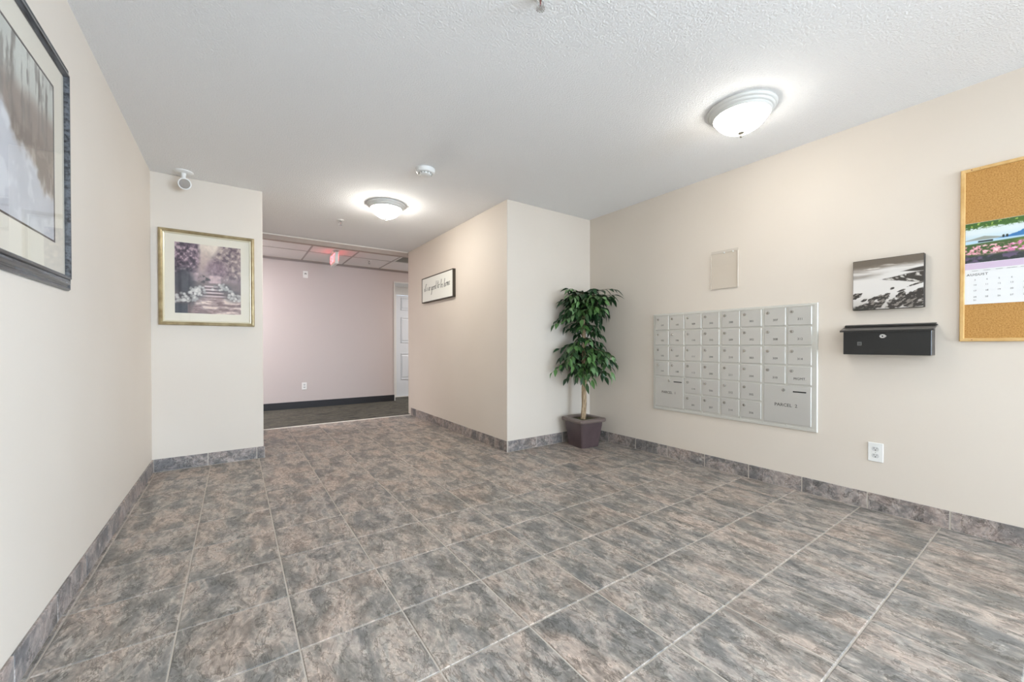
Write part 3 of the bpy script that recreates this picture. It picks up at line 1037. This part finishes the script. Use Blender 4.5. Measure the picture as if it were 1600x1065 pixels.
# steps
for k, vv in enumerate((0.40, 0.355, 0.31, 0.262)):
    hw = 0.10 + 0.028 * k
    cxk = 0.53 + 0.015 * k
    p.mix(sm(0.02, -0.01, np.abs(u - cxk) - hw) * sm(0.016, 0.006, np.abs(v - vv)), (206, 186, 186))
    p.mix(sm(0.02, -0.01, np.abs(u - cxk) - hw) * sm(0.012, 0.004, np.abs(v - vv + 0.024)), (92, 74, 80))
path = sm(0.255, 0.225, v) * sm(-0.03, 0.04, u - 0.24 - 0.5 * (v - 0.05))
p.mix(path, (166, 142, 140))
sp = fbm(u * 6, v * 30, 47)
p.mix(path * sm(0.52, 0.66, sp), (224, 202, 192))
p.mix(path * sm(0.44, 0.34, sp), (130, 106, 108))
p.mix(sm(0.19, 0.17, u) * sm(0.16, 0.13, v), (70, 72, 80))
rs = np.random.RandomState(5)
for (cx, cy, sx, sy, n_) in ((0.14, 0.20, 0.11, 0.06, 34), (0.31, 0.31, 0.10, 0.085, 46), (0.73, 0.38, 0.10, 0.045, 26), (0.86, 0.27, 0.11, 0.06, 34)):
    p.mix(p.ell(cx, cy, sx * 1.2, sy * 1.3, 0.5) * 0.7, (84, 80, 84))
    for _ in range(n_):
        a, b = cx + rs.randn() * sx * 0.55, cy + rs.randn() * sy * 0.55
        q = 0.012 + 0.010 * rs.rand()
        w_ = 150 + 80 * rs.rand()
        p.mix(p.ell(a, b, q * 1.2, q, 0.5) * 0.85, (w_, w_ * 0.97, w_ * 0.95))
p.shade(0.90 + 0.2 * n2)
paint_mesh('print', p, 'back', (acx, YA - 0.0092, acz), ax1 - ax0, az1 - az0, 'garden_print', gold)
obj('glass_pane', B((gx0 + 0.032, YA - 0.0145, gz0 + 0.032), (gx1 - 0.032, YA - 0.0125, gz1 - 0.032)), M['glass'], gold)

# ------------------------------------------------------------------ large black framed picture on the left wall
py1, py0, pz0, pz1 = 2.182, 1.000, 1.167, 1.994
pcy, pcz = (py0 + py1) / 2, (pz0 + pz1) / 2
big = thing('framed_print', 'large black framed waterfall print under glass on the left wall', 'picture', (XL, pcy, pz0))
pw, ph = py1 - py0, pz1 - pz0
moulding('left', (XL, pcy, pcz), pw, ph, [(0, 0), (0, 0.006), (0.005, 0.012), (0.010, 0.012), (0.013, 0.008), (0.018, 0.0095), (0.024, 0.017), (0.034, 0.019), (0.037, 0.0165), (0.040, 0.0235), (0.046, 0.0235), (0.049, 0.019), (0.052, 0.0145), (0.052, 0)], 'frame_bar', M['blackframe'], big)
wy1, wy0, wz0, wz1 = 2.036, 1.146, 1.318, 1.857
mbm = bmesh.new()
for a, b, c, d in ((py0 + 0.045, pz0 + 0.045, py1 - 0.045, wz0), (py0 + 0.045, wz1, py1 - 0.045, pz1 - 0.045), (py0 + 0.045, wz0, wy0, wz1), (wy1, wz0, py1 - 0.045, wz1)):
    box(mbm, (XL + 0.002, a, b), (XL + 0.009, c, d))
obj('mat_board', mbm, M['mat_white'], big)
moulding('left', (XL, (wy0 + wy1) / 2, (wz0 + wz1) / 2), wy1 - wy0, wz1 - wz0, [(0, 0.002), (0, 0.0094), (0.006, 0.0094), (0.006, 0.002)], 'mat_bevel', M['bevelcut'], big)
p = Paint(220, 150, (150, 134, 124))
u, v = p.u, p.v
n1 = fbm(u * 7, v * 4, 61)
n2 = fbm(u * 30, v * 6, 67)
p.mix(sm(0.66, 0.8, v + 0.1 * (n1 - 0.5)), (204, 204, 196))
p.mix(sm(0.56, 0.7, n2) * sm(0.5, 0.62, v) * 0.75, (128, 122, 116))
for cx, w_ in ((0.93, 0.008), (0.86, 0.006), (0.79, 0.012), (0.72, 0.006), (0.66, 0.016), (0.55, 0.008), (0.47, 0.014), (0.35, 0.010), (0.22, 0.016), (0.1, 0.012)):
    p.mix(sm(w_ * 1.6, w_ * 0.6, np.abs(u - cx - 0.02 * (n1 - 0.5))) * sm(0.42, 0.55, v) * sm(0.3, 0.6, n2) * 0.7, (112, 104, 98))
p.mix(sm(0.60, 0.45, v) * sm(0.2, 0.3, v) * 0.9, (148, 130, 118))
p.mix(sm(0.44, 0.58, fbm(u * 14, v * 14, 71)) * sm(0.62, 0.5, v) * 0.6, (108, 94, 86))
p.mix(sm(0.6, 0.7, n2) * sm(0.66, 0.4, v) * 0.5, (196, 184, 172))
n3_ = fbm(u * 16, v * 12, 79)
fall = sm(0.06, -0.05, v - 0.24 - 0.34 * sm(1.0, 0.55, u) * (0.5 + 0.8 * n1) - 0.22 * (n3_ - 0.5))
p.mix(fall, (214, 214, 218))
p.mix(fall * sm(0.5, 0.62, fbm(u * 9, v * 5, 73)) * 0.5, (180, 180, 188))
p.shade(0.93 + 0.14 * n1)
paint_mesh('print', p, 'left', (XL + 0.0082, (wy0 + wy1) / 2, (wz0 + wz1) / 2), wy1 - wy0, wz1 - wz0, 'waterfall_print', big)
obj('glass_pane', B((XL + 0.0115, py0 + 0.050, pz0 + 0.050), (XL + 0.0135, py1 - 0.050, pz1 - 0.050)), M['glass'], big)

# ------------------------------------------------------------------ script sign on the partition
sy0, sy1, sz0, sz1 = 4.857, 3.970, 1.503, 1.815
sign = thing('wall_sign', 'white script sign in a dark brown box frame on the partition wall', 'sign', (XP, (sy0 + sy1) / 2, sz0))
moulding('right', (XP, (sy0 + sy1) / 2, (sz0 + sz1) / 2), sy0 - sy1, sz1 - sz0, [(0, 0), (0, 0.034), (0.010, 0.034), (0.010, 0)], 'frame_bar', M['signframe'], sign)
obj('face', B((XP - 0.030, sy1 + 0.009, sz0 + 0.009), (XP - 0.001, sy0 - 0.009, sz1 - 0.009)), M['signface'], sign)

GL = {  # thin handwritten strokes, x advances right, baseline 0, x-height 1
    'i': (0.55, [[(0, .5), (.25, 1), (.2, .2), (.35, 0), (.55, .3)], [(.30, 1.45), (.33, 1.55)]]),
    't': (0.6, [[(0, .4), (.35, 2.1), (.22, .3), (.35, 0), (.6, .3)], [(0, 1.35), (.6, 1.5)]]),
    "'": (0.3, [[(.18, 2.2), (.10, 1.8)]]),
    's': (0.6, [[(0, .2), (.35, 1), (.45, .5), (.3, 0), (.05, .15)], [(.3, 0), (.6, .25)]]),
    'o': (0.75, [[(.45, .95), (.15, .8), (.1, .3), (.3, 0), (.55, .3), (.55, .8), (.4, 1), (.75, .85)]]),
    'g': (0.75, [[(.5, .9), (.2, .95), (.05, .4), (.25, .05), (.5, .6), (.55, 1), (.45, -.8), (.2, -1.3), (.05, -1.0), (.75, .3)]]),
    'd': (0.8, [[(.5, .9), (.2, .95), (.05, .4), (.25, .05), (.5, .6), (.72, 2.3), (.52, .3), (.62, 0), (.8, .25)]]),
    'b': (0.75, [[(0, .3), (.35, 1.6), (.42, 2.3), (.3, 2.2), (.12, .3), (.3, 0), (.55, .4), (.4, .9), (.75, .75)]]),
    'e': (0.6, [[(0, .3), (.35, .6), (.4, .95), (.2, .9), (.1, .3), (.3, 0), (.6, .3)]]),
    'h': (0.85, [[(0, .3), (.38, 1.7), (.42, 2.3), (.3, 2.1), (.12, 0), (.2, .5), (.45, 1), (.52, .6), (.5, .1), (.65, 0), (.85, .3)]]),
    'm': (1.1, [[(0, .4), (.15, 1), (.12, 0), (.3, .8), (.45, .95), (.45, 0), (.62, .8), (.8, .95), (.78, .1), (.9, 0), (1.1, .3)]]),
    ' ': (0.5, [])}


def smooth_path(pts, n=5):
    out = []
    P = [Vector((a, b, 0)) for a, b in pts]
    for i in range(len(P) - 1):
        p0, p1, p2, p3 = P[max(i - 1, 0)], P[i], P[i + 1], P[min(i + 2, len(P) - 1)]
        for k in range(n):
            t = k / n
            out.append(0.5 * ((2 * p1) + (p2 - p0) * t + (2 * p0 - 5 * p1 + 4 * p2 - p3) * t * t + (3 * p1 - p0 - 3 * p2 + p3) * t ** 3))
    out.append(P[-1])
    return out


phrase = "it's so good to be home"
tot = sum(GL[c][0] for c in phrase)
kx = 0.74 / tot
kz = 0.040
bm = bmesh.new()
x = 0.0
mxs = frame_matrix('right', (XP - 0.0302, sy0 - 0.07, sz0 + 0.140))
for ch in phrase:
    adv, strokes = GL[ch]
    for stp in strokes:
        pth = [Vector(((x + q.x + 0.10 * q.y) * kx, q.y * kz + 0.004 * math.sin(x), 0)) for q in smooth_path(stp)]
        for a, b in zip(pth, pth[1:]):
            d = (b - a)
            if d.length < 1e-6:
                continue
            wdt = 0.0042 if d.y < 0 else 0.0026
            nrm = Vector((-d.y, d.x, 0)).normalized() * wdt
            nrm += Vector((0.0012, 0, 0))
            ex = d.normalized() * 0.0008
            bm.faces.new([bm.verts.new(mxs @ q) for q in (a - ex + nrm, a - ex - nrm, b + ex - nrm, b + ex + nrm)])
    x += adv
obj('script_lettering', bm, M['ink'], sign)

# ------------------------------------------------------------------ flush ceiling lamps
def lamp(label, x, y):
    t = thing('ceiling_lamp', label, 'ceiling lamp', (x, y, H), 'flush dome ceiling lamps')
    bm = lathe(bmesh.new(), [(0.168, 0.0), (0.172, 0.006), (0.171, 0.014), (0.165, 0.020), (0.161, 0.021), (0.158, 0.028), (0.153, 0.034), (0.149, 0.035),
                             (0.146, 0.043), (0.140, 0.047), (0.136, 0.044), (0.136, 0.010)], (x, y, H), 2, 48, -1, False)
    obj('rim', bm, M['lamprim'], t, True)
    pr = []
    for i in range(13):
        a = math.sin(i / 12 * PI / 2)
        pr.append((0.136 * math.sqrt(max(0.0, 1 - a ** 1.55)) + 0.0005, 0.036 + 0.096 * a))
    bm = lathe(bmesh.new(), pr, (x, y, H), 2, 40, -1)
    obj('glass_bowl', bm, M['lampglass'], t, True)
    bm = lathe(bmesh.new(), [(0.016, 0.128), (0.017, 0.133), (0.012, 0.138), (0.005, 0.141), (0.005, 0.146), (0.008, 0.150), (0.006, 0.156), (0.001, 0.159)], (x, y, H), 2, 16, -1)
    obj('finial', bm, M['finial'], t, True)
    return t


lamp1 = lamp('lit dome ceiling lamp with nickel rim nearest the camera above the mailboxes', 2.316, 1.088)
lamp2 = dup(lamp1, (1.165, 3.715, H), 'lit dome ceiling lamp with nickel rim farther back beside the partition')
M['lampglass2'] = M['lampglass'].copy()
bsdf(M['lampglass2']).inputs['Emission Strength'].default_value = LAMP_GLASS_FAR
for ch in lamp2.children:
    if ch.name.startswith('glass_bowl'):
        ch.material_slots[0].link = 'OBJECT'
        ch.material_slots[0].material = M['lampglass2']

# ------------------------------------------------------------------ smoke detector, sprinklers, emergency head
sd = thing('smoke_detector', 'round white smoke detector on the ceiling beside the far lamp', 'smoke detector', (1.172, 2.805, H))
bm = lathe(bmesh.new(), [(0.068, 0), (0.072, 0.004), (0.071, 0.022), (0.064, 0.032), (0.056, 0.035), (0.050, 0.033)], (1.172, 2.805, H), 2, 36, -1)
obj('base', bm, M['white'], sd, True)
bm = lathe(bmesh.new(), [(0.046, 0.030), (0.044, 0.044), (0.036, 0.049), (0.010, 0.051)], (1.172, 2.805, H), 2, 30, -1)
obj('sensor_cap', bm, M['white'], sd, True)
bm = bmesh.new()
for k in range(12):
    a = 2 * PI * k / 12
    c, s = math.cos(a), math.sin(a)
    tube(bm, [(1.172 + 0.0455 * c, 2.805 + 0.0455 * s, H - 0.034), (1.172 + 0.0455 * c, 2.805 + 0.0455 * s, H - 0.042)], 0.004, 6)
obj('vent_slots', bm, M['ventgrey'], sd)


def sprinkler(label, x, y, z):
    t = thing('fire_sprinkler', label, 'sprinkler', (x, y, z), 'ceiling fire sprinklers')
    bm = lathe(bmesh.new(), [(0.036, 0), (0.036, 0.002), (0.026, 0.007), (0.014, 0.008)], (x, y, z), 2, 24, -1)
    obj('escutcheon', bm, M['white'], t, True)
    bm = lathe(bmesh.new(), [(0.011, 0.006), (0.011, 0.020), (0.006, 0.024)], (x, y, z), 2, 12, -1)
    obj('body', bm, M['chrome'], t, True)
    for s in (1, -1):
        bm = tube(bmesh.new(), [(x + s * 0.008, y, z - 0.018), (x + s * 0.016, y, z - 0.028), (x + s * 0.014, y, z - 0.040), (x, y, z - 0.052)], 0.0026, 6)
        obj('frame_arm', bm, M['chrome'], t)
    bm = tube(bmesh.new(), [(x, y, z - 0.022), (x, y, z - 0.046)], 0.0022, 6)
    obj('bulb', bm, mat('red_bulb', srgb(120, 50, 44), 0.2), t)
    bm = bmesh.new()
    for k in range(12):
        a0, a1 = 2 * PI * (k - 0.32) / 12, 2 * PI * (k + 0.32) / 12
        pts = [(x + 0.005 * math.cos(a0), y + 0.005 * math.sin(a0)), (x + 0.018 * math.cos(a0), y + 0.018 * math.sin(a0)),
               (x + 0.018 * math.cos(a1), y + 0.018 * math.sin(a1)), (x + 0.005 * math.cos(a1), y + 0.005 * math.sin(a1))]
        prism(bm, pts, 2, z - 0.0545, z - 0.0530)
    lathe(bm, [(0.007, 0.0525), (0.007, 0.0555)], (x, y, z), 2, 10, -1)
    obj('deflector', bm, M['chrome'], t)
    return t


s1 = sprinkler('small chrome sprinkler head on the lobby ceiling beyond the far lamp', 0.915, 4.450, H)
dup(s1, (0.945, 1.166, H), 'chrome sprinkler head cut by the top edge, on the ceiling above the camera')
s3 = dup(s1, (1.700, 6.270, ZH), 'small sprinkler head on the tiled hall ceiling right of the exit sign')

em = thing('emergency_light', 'white remote emergency light head hanging from the ceiling over the gold picture', 'emergency light', (-0.312, 3.895, H))
bm = lathe(bmesh.new(), [(0.060, 0), (0.060, 0.005), (0.052, 0.011), (0.018, 0.013)], (-0.312, 3.895, H), 2, 28, -1)
obj('mounting_plate', bm, M['white'], em, True)
bm = tube(bmesh.new(), [(-0.312, 3.895, H - 0.01), (-0.312, 3.895, H - 0.045), (-0.312, 3.892, H - 0.055)], [0.017, 0.013, 0.012], 14)
obj('stem', bm, M['white'], em, True)
hd = Vector((0.35, -0.86, -0.36)).normalized()
hc_ = Vector((-0.312, 3.895, H - 0.088))
q = Vector((0, 0, 1)).rotation_difference(hd).to_matrix().to_4x4()


def oriented(prof, n=24, cap=True):
    bm = lathe(bmesh.new(), prof, (0, 0, 0), 2, n, 1, cap)
    bmesh.ops.transform(bm, matrix=Matrix.Translation(hc_) @ q, verts=bm.verts)
    return bm


obj('head_housing', oriented([(0.012, -0.034), (0.024, -0.028), (0.034, -0.008), (0.041, 0.016), (0.043, 0.022), (0.041, 0.025), (0.036, 0.025), (0.034, 0.018)], 28, False), M['white'], em, True)
obj('reflector', oriented([(0.0355, 0.021), (0.028, 0.006), (0.016, -0.006), (0.004, -0.010)], 24), M['chrome'], em, True)
obj('bulb', oriented([(0.008, -0.008), (0.010, 0.004), (0.007, 0.012), (0.002, 0.014)], 14), mat('clear_bulb', srgb(225, 222, 216), 0.15), em, True)

# ------------------------------------------------------------------ exit sign and vent in the hall
exs = thing('exit_sign', 'red EXIT sign seen edge on hanging from the hall ceiling', 'exit sign', (1.152, 5.98, ZH))
obj('canopy', B((1.112, 5.90, ZH - 0.018), (1.192, 6.06, ZH - 0.003), 0.004), M['white'], exs)
obj('housing', B((1.130, 5.845, ZH - 0.185), (1.174, 6.155, ZH - 0.018), 0.005), M['white'], exs)
for fr, xx in (('right', 1.1285), ('left', 1.1755)):
    s = -1 if fr == 'right' else 1
    fc = obj('face', B((xx - 0.0012, 5.855, ZH - 0.176), (xx + 0.0012, 6.145, ZH - 0.027)), M['redplastic'], exs)
    obj('letters', text_bm('EXIT', 0.150, fr, (xx + s * 0.0018, 6.0, ZH - 0.101), 0.001), M['redglow'], fc)

vt = thing('ceiling_vent', 'grey return air grille with white border in the hall ceiling by the partition', 'vent', (2.30, 5.84, ZH))
vx0, vx1, vy0, vy1 = tx[8] + 0.008, tx[9] - 0.008, YE + 0.106, 6.146
obj('backing', B((vx0, vy0, ZH + 0.010), (vx1, vy1, ZH + 0.014)), M['ventgrey'], vt)
bm = bmesh.new()
for lo, hi in (((vx0, vy0), (vx0 + 0.025, vy1)), ((vx1 - 0.025, vy0), (vx1, vy1)), ((vx0, vy0), (vx1, vy0 + 0.025)), ((vx0, vy1 - 0.025), (vx1, vy1))):
    box(bm, (lo[0], lo[1], ZH - 0.006), (hi[0], hi[1], ZH + 0.004), 0.001)
obj('border', bm, M['whitepaint'], vt)
for k in range(13):
    yy = vy0 + 0.05 + k * (vy1 - vy0 - 0.1) / 12
    obj('grille_bar', B((vx0 + 0.025, yy - 0.006, ZH - 0.002), (vx1 - 0.025, yy + 0.006, ZH + 0.008)), M['ventgrey'], vt)

# ------------------------------------------------------------------ potted fig tree in the corner
PX, PY = 2.752, 2.735
pt_ = thing('potted_tree', 'artificial fig tree with leafy double crown in a square plum brown pot in the corner', 'plant', (PX, PY, 0))
RZ = math.radians(-5)


def rot(x, y):
    return (PX + x * math.cos(RZ) - y * math.sin(RZ), PY + x * math.sin(RZ) + y * math.cos(RZ))


def frustum(levels, cap0=True, cap1=True):
    bm = bmesh.new()
    rings = []
    for hs, z in levels:
        c = hs * 0.10
        pts = [(-hs + c, -hs), (hs - c, -hs), (hs, -hs + c), (hs, hs - c), (hs - c, hs), (-hs + c, hs), (-hs, hs - c), (-hs, -hs + c)]
        rings.append([bm.verts.new((*rot(a, b), z)) for a, b in pts])
    for a, b in zip(rings, rings[1:]):
        for i in range(8):
            bm.faces.new([a[i], a[(i + 1) % 8], b[(i + 1) % 8], b[i]])
    if cap0:
        bm.faces.new(rings[0])
    if cap1:
        bm.faces.new(rings[-1])
    return bm


obj('pot', frustum([(0.100, 0.001), (0.104, 0.012), (0.129, 0.205), (0.131, 0.238)]), M['pot'], pt_)
obj('rim', frustum([(0.132, 0.236), (0.150, 0.240), (0.156, 0.252), (0.155, 0.268), (0.148, 0.274), (0.112, 0.272), (0.108, 0.262), (0.106, 0.246)], False, False), M['potrim'], pt_)
sb = frustum([(0.112, 0.240), (0.112, 0.256)])
bmesh.ops.subdivide_edges(sb, edges=sb.edges, cuts=1)
obj('soil', sb, M['soil'], pt_)
rnd = random.Random(11)


def trunk_path(ph, amp, z0, z1, n=14):
    out = []
    for i in range(n):
        t = i / (n - 1)
        z = z0 + (z1 - z0) * t
        out.append(Vector((PX + amp * math.cos(ph + t * 7.0) + 0.010 * math.sin(t * 4), PY + amp * math.sin(ph + t * 7.0), z)))
    return out


for ph, r0 in ((0.2, 0.017), (2.3, 0.015), (4.3, 0.014)):
    pth = trunk_path(ph, 0.012, 0.25, 1.24)
    obj('trunk', tube(bmesh.new(), pth, [r0 * (1.1 - 0.6 * i / 13) for i in range(14)], 8), M['bark'], pt_, True)

# leaf: a folded pointed blade
def leaf_mesh(name, ln, wd, droop, material):
    bm = bmesh.new()
    prof = [(0.0, 0.02), (0.16, 0.62), (0.38, 1.0), (0.62, 0.80), (0.82, 0.40), (1.0, 0.0)]
    rows_ = []
    for t, w in prof:
        x = ln * t
        z = -droop * ln * t * t
        hw = wd / 2 * w
        rows_.append((bm.verts.new((x, hw, z + hw * 0.35)), bm.verts.new((x, 0, z)), bm.verts.new((x, -hw, z + hw * 0.35))))
    for a, b in zip(rows_, rows_[1:]):
        bm.faces.new([a[0], a[1], b[1], b[0]])
        bm.faces.new([a[1], a[2], b[2], b[1]])
    me = bpy.data.meshes.new(name)
    bm.to_mesh(me)
    bm.free()
    me.shade_smooth()
    me.materials.append(material)
    return me


LM = [leaf_mesh('leaf', 0.082, 0.036, 0.25, M['leaf']), leaf_mesh('leaf', 0.070, 0.032, 0.45, M['leaf']), leaf_mesh('leaf', 0.094, 0.034, 0.35, M['leaf'])]
LP = leaf_mesh('leaf', 0.075, 0.036, 0.35, M['leafpale'])
leaves = []          # (matrix, pale)
twigs = bmesh.new()


def inside(pp):
    return pp.x < XR - 0.02 and pp.y < YP - 0.02


def spray(base, direction, length, drop, nl):
    """an arching twig with alternate leaves."""
    d = Vector(direction).normalized()
    pts = []
    for i in range(8):
        t = i / 7
        pts.append(base + d * length * t + Vector((0, 0, -drop * t * t)))
    while not all(inside(q) for q in pts):
        length *= 0.8
        if length < 0.06:
            return
        pts = [base + d * length * (i / 7) + Vector((0, 0, -drop * (i / 7) ** 2)) for i in range(8)]
    tube(twigs, pts, [0.0030 * (1 - 0.75 * i / 7) for i in range(8)], 4)
    for i in range(nl):
        t = 0.25 + 0.75 * (i + 0.5 * rnd.random()) / nl
        k = min(int(t * 7), 6)
        pos = pts[k].lerp(pts[k + 1], t * 7 - k)
        tang = (pts[k + 1] - pts[k]).normalized()
        side = tang.cross(Vector((0, 0, 1)))
        side = side.normalized() if side.length > 1e-3 else Vector((1, 0, 0))
        s = 1 if i % 2 else -1
        if i >= nl - 1:
            s = 0
        ld = (tang * (0.55 + 0.3 * rnd.random()) + side * s * (0.6 + 0.3 * rnd.random()) + Vector((0, 0, 0.05 - 0.65 * rnd.random()))).normalized()
        up = (Vector((0, 0, 1)) + Vector((rnd.uniform(-.5, .5), rnd.uniform(-.5, .5), 0)))
        yv = up.cross(ld).normalized()
        zv = ld.cross(yv)
        m = Matrix((ld, yv, zv)).transposed().to_4x4()
        m = m @ Matrix.Scale(rnd.uniform(0.85, 1.15), 4)
        m.translation = pos
        tip = m @ Vector((0.094, 0, -0.03))
        if inside(tip) and inside(m @ Vector((0.04, 0.018, 0))) and inside(m @ Vector((0.04, -0.018, 0))):
            leaves.append((m, rnd.random() < 0.15))


top = Vector((PX + 0.005, PY, 0))
for k in range(96):                       # upper crown
    a = 2 * PI * (k * 0.381966)
    z = rnd.uniform(1.20, 1.46)
    ln = rnd.uniform(0.20, 0.36)
    el = rnd.uniform(0.10, 0.75) if k % 3 else rnd.uniform(0.8, 1.7)
    if k % 3 == 0:
        ln *= 0.75
    spray(top + Vector((0, 0, z)), (math.cos(a), math.sin(a), el), ln, rnd.uniform(0.05, 0.16), 8)
for k in range(72):                       # lower crown
    a = 2 * PI * (k * 0.381966 + 0.13)
    z = rnd.uniform(0.76, 1.00)
    ln = rnd.uniform(0.18, 0.37)
    spray(top + Vector((0, 0, z)), (math.cos(a), math.sin(a), rnd.uniform(-0.15, 0.55)), ln, rnd.uniform(0.10, 0.20), 8)
for k in range(20):                       # short growth between the crowns
    a = 2 * PI * (k * 0.381966 + 0.4)
    spray(top + Vector((0, 0, rnd.uniform(1.02, 1.20))), (math.cos(a), math.sin(a), 0.2), rnd.uniform(0.10, 0.20), 0.07, 5)
obj('branches', twigs, M['twig'], pt_)

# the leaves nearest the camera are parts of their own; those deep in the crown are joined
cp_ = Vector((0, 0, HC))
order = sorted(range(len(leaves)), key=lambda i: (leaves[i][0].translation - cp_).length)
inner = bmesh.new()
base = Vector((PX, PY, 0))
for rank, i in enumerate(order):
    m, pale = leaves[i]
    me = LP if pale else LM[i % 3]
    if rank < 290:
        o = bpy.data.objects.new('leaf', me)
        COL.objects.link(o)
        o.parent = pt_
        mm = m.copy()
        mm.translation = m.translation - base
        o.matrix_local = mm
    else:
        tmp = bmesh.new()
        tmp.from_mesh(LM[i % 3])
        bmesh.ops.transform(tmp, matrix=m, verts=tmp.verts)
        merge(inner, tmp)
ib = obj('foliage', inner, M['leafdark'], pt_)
ib['kind'] = 'stuff'
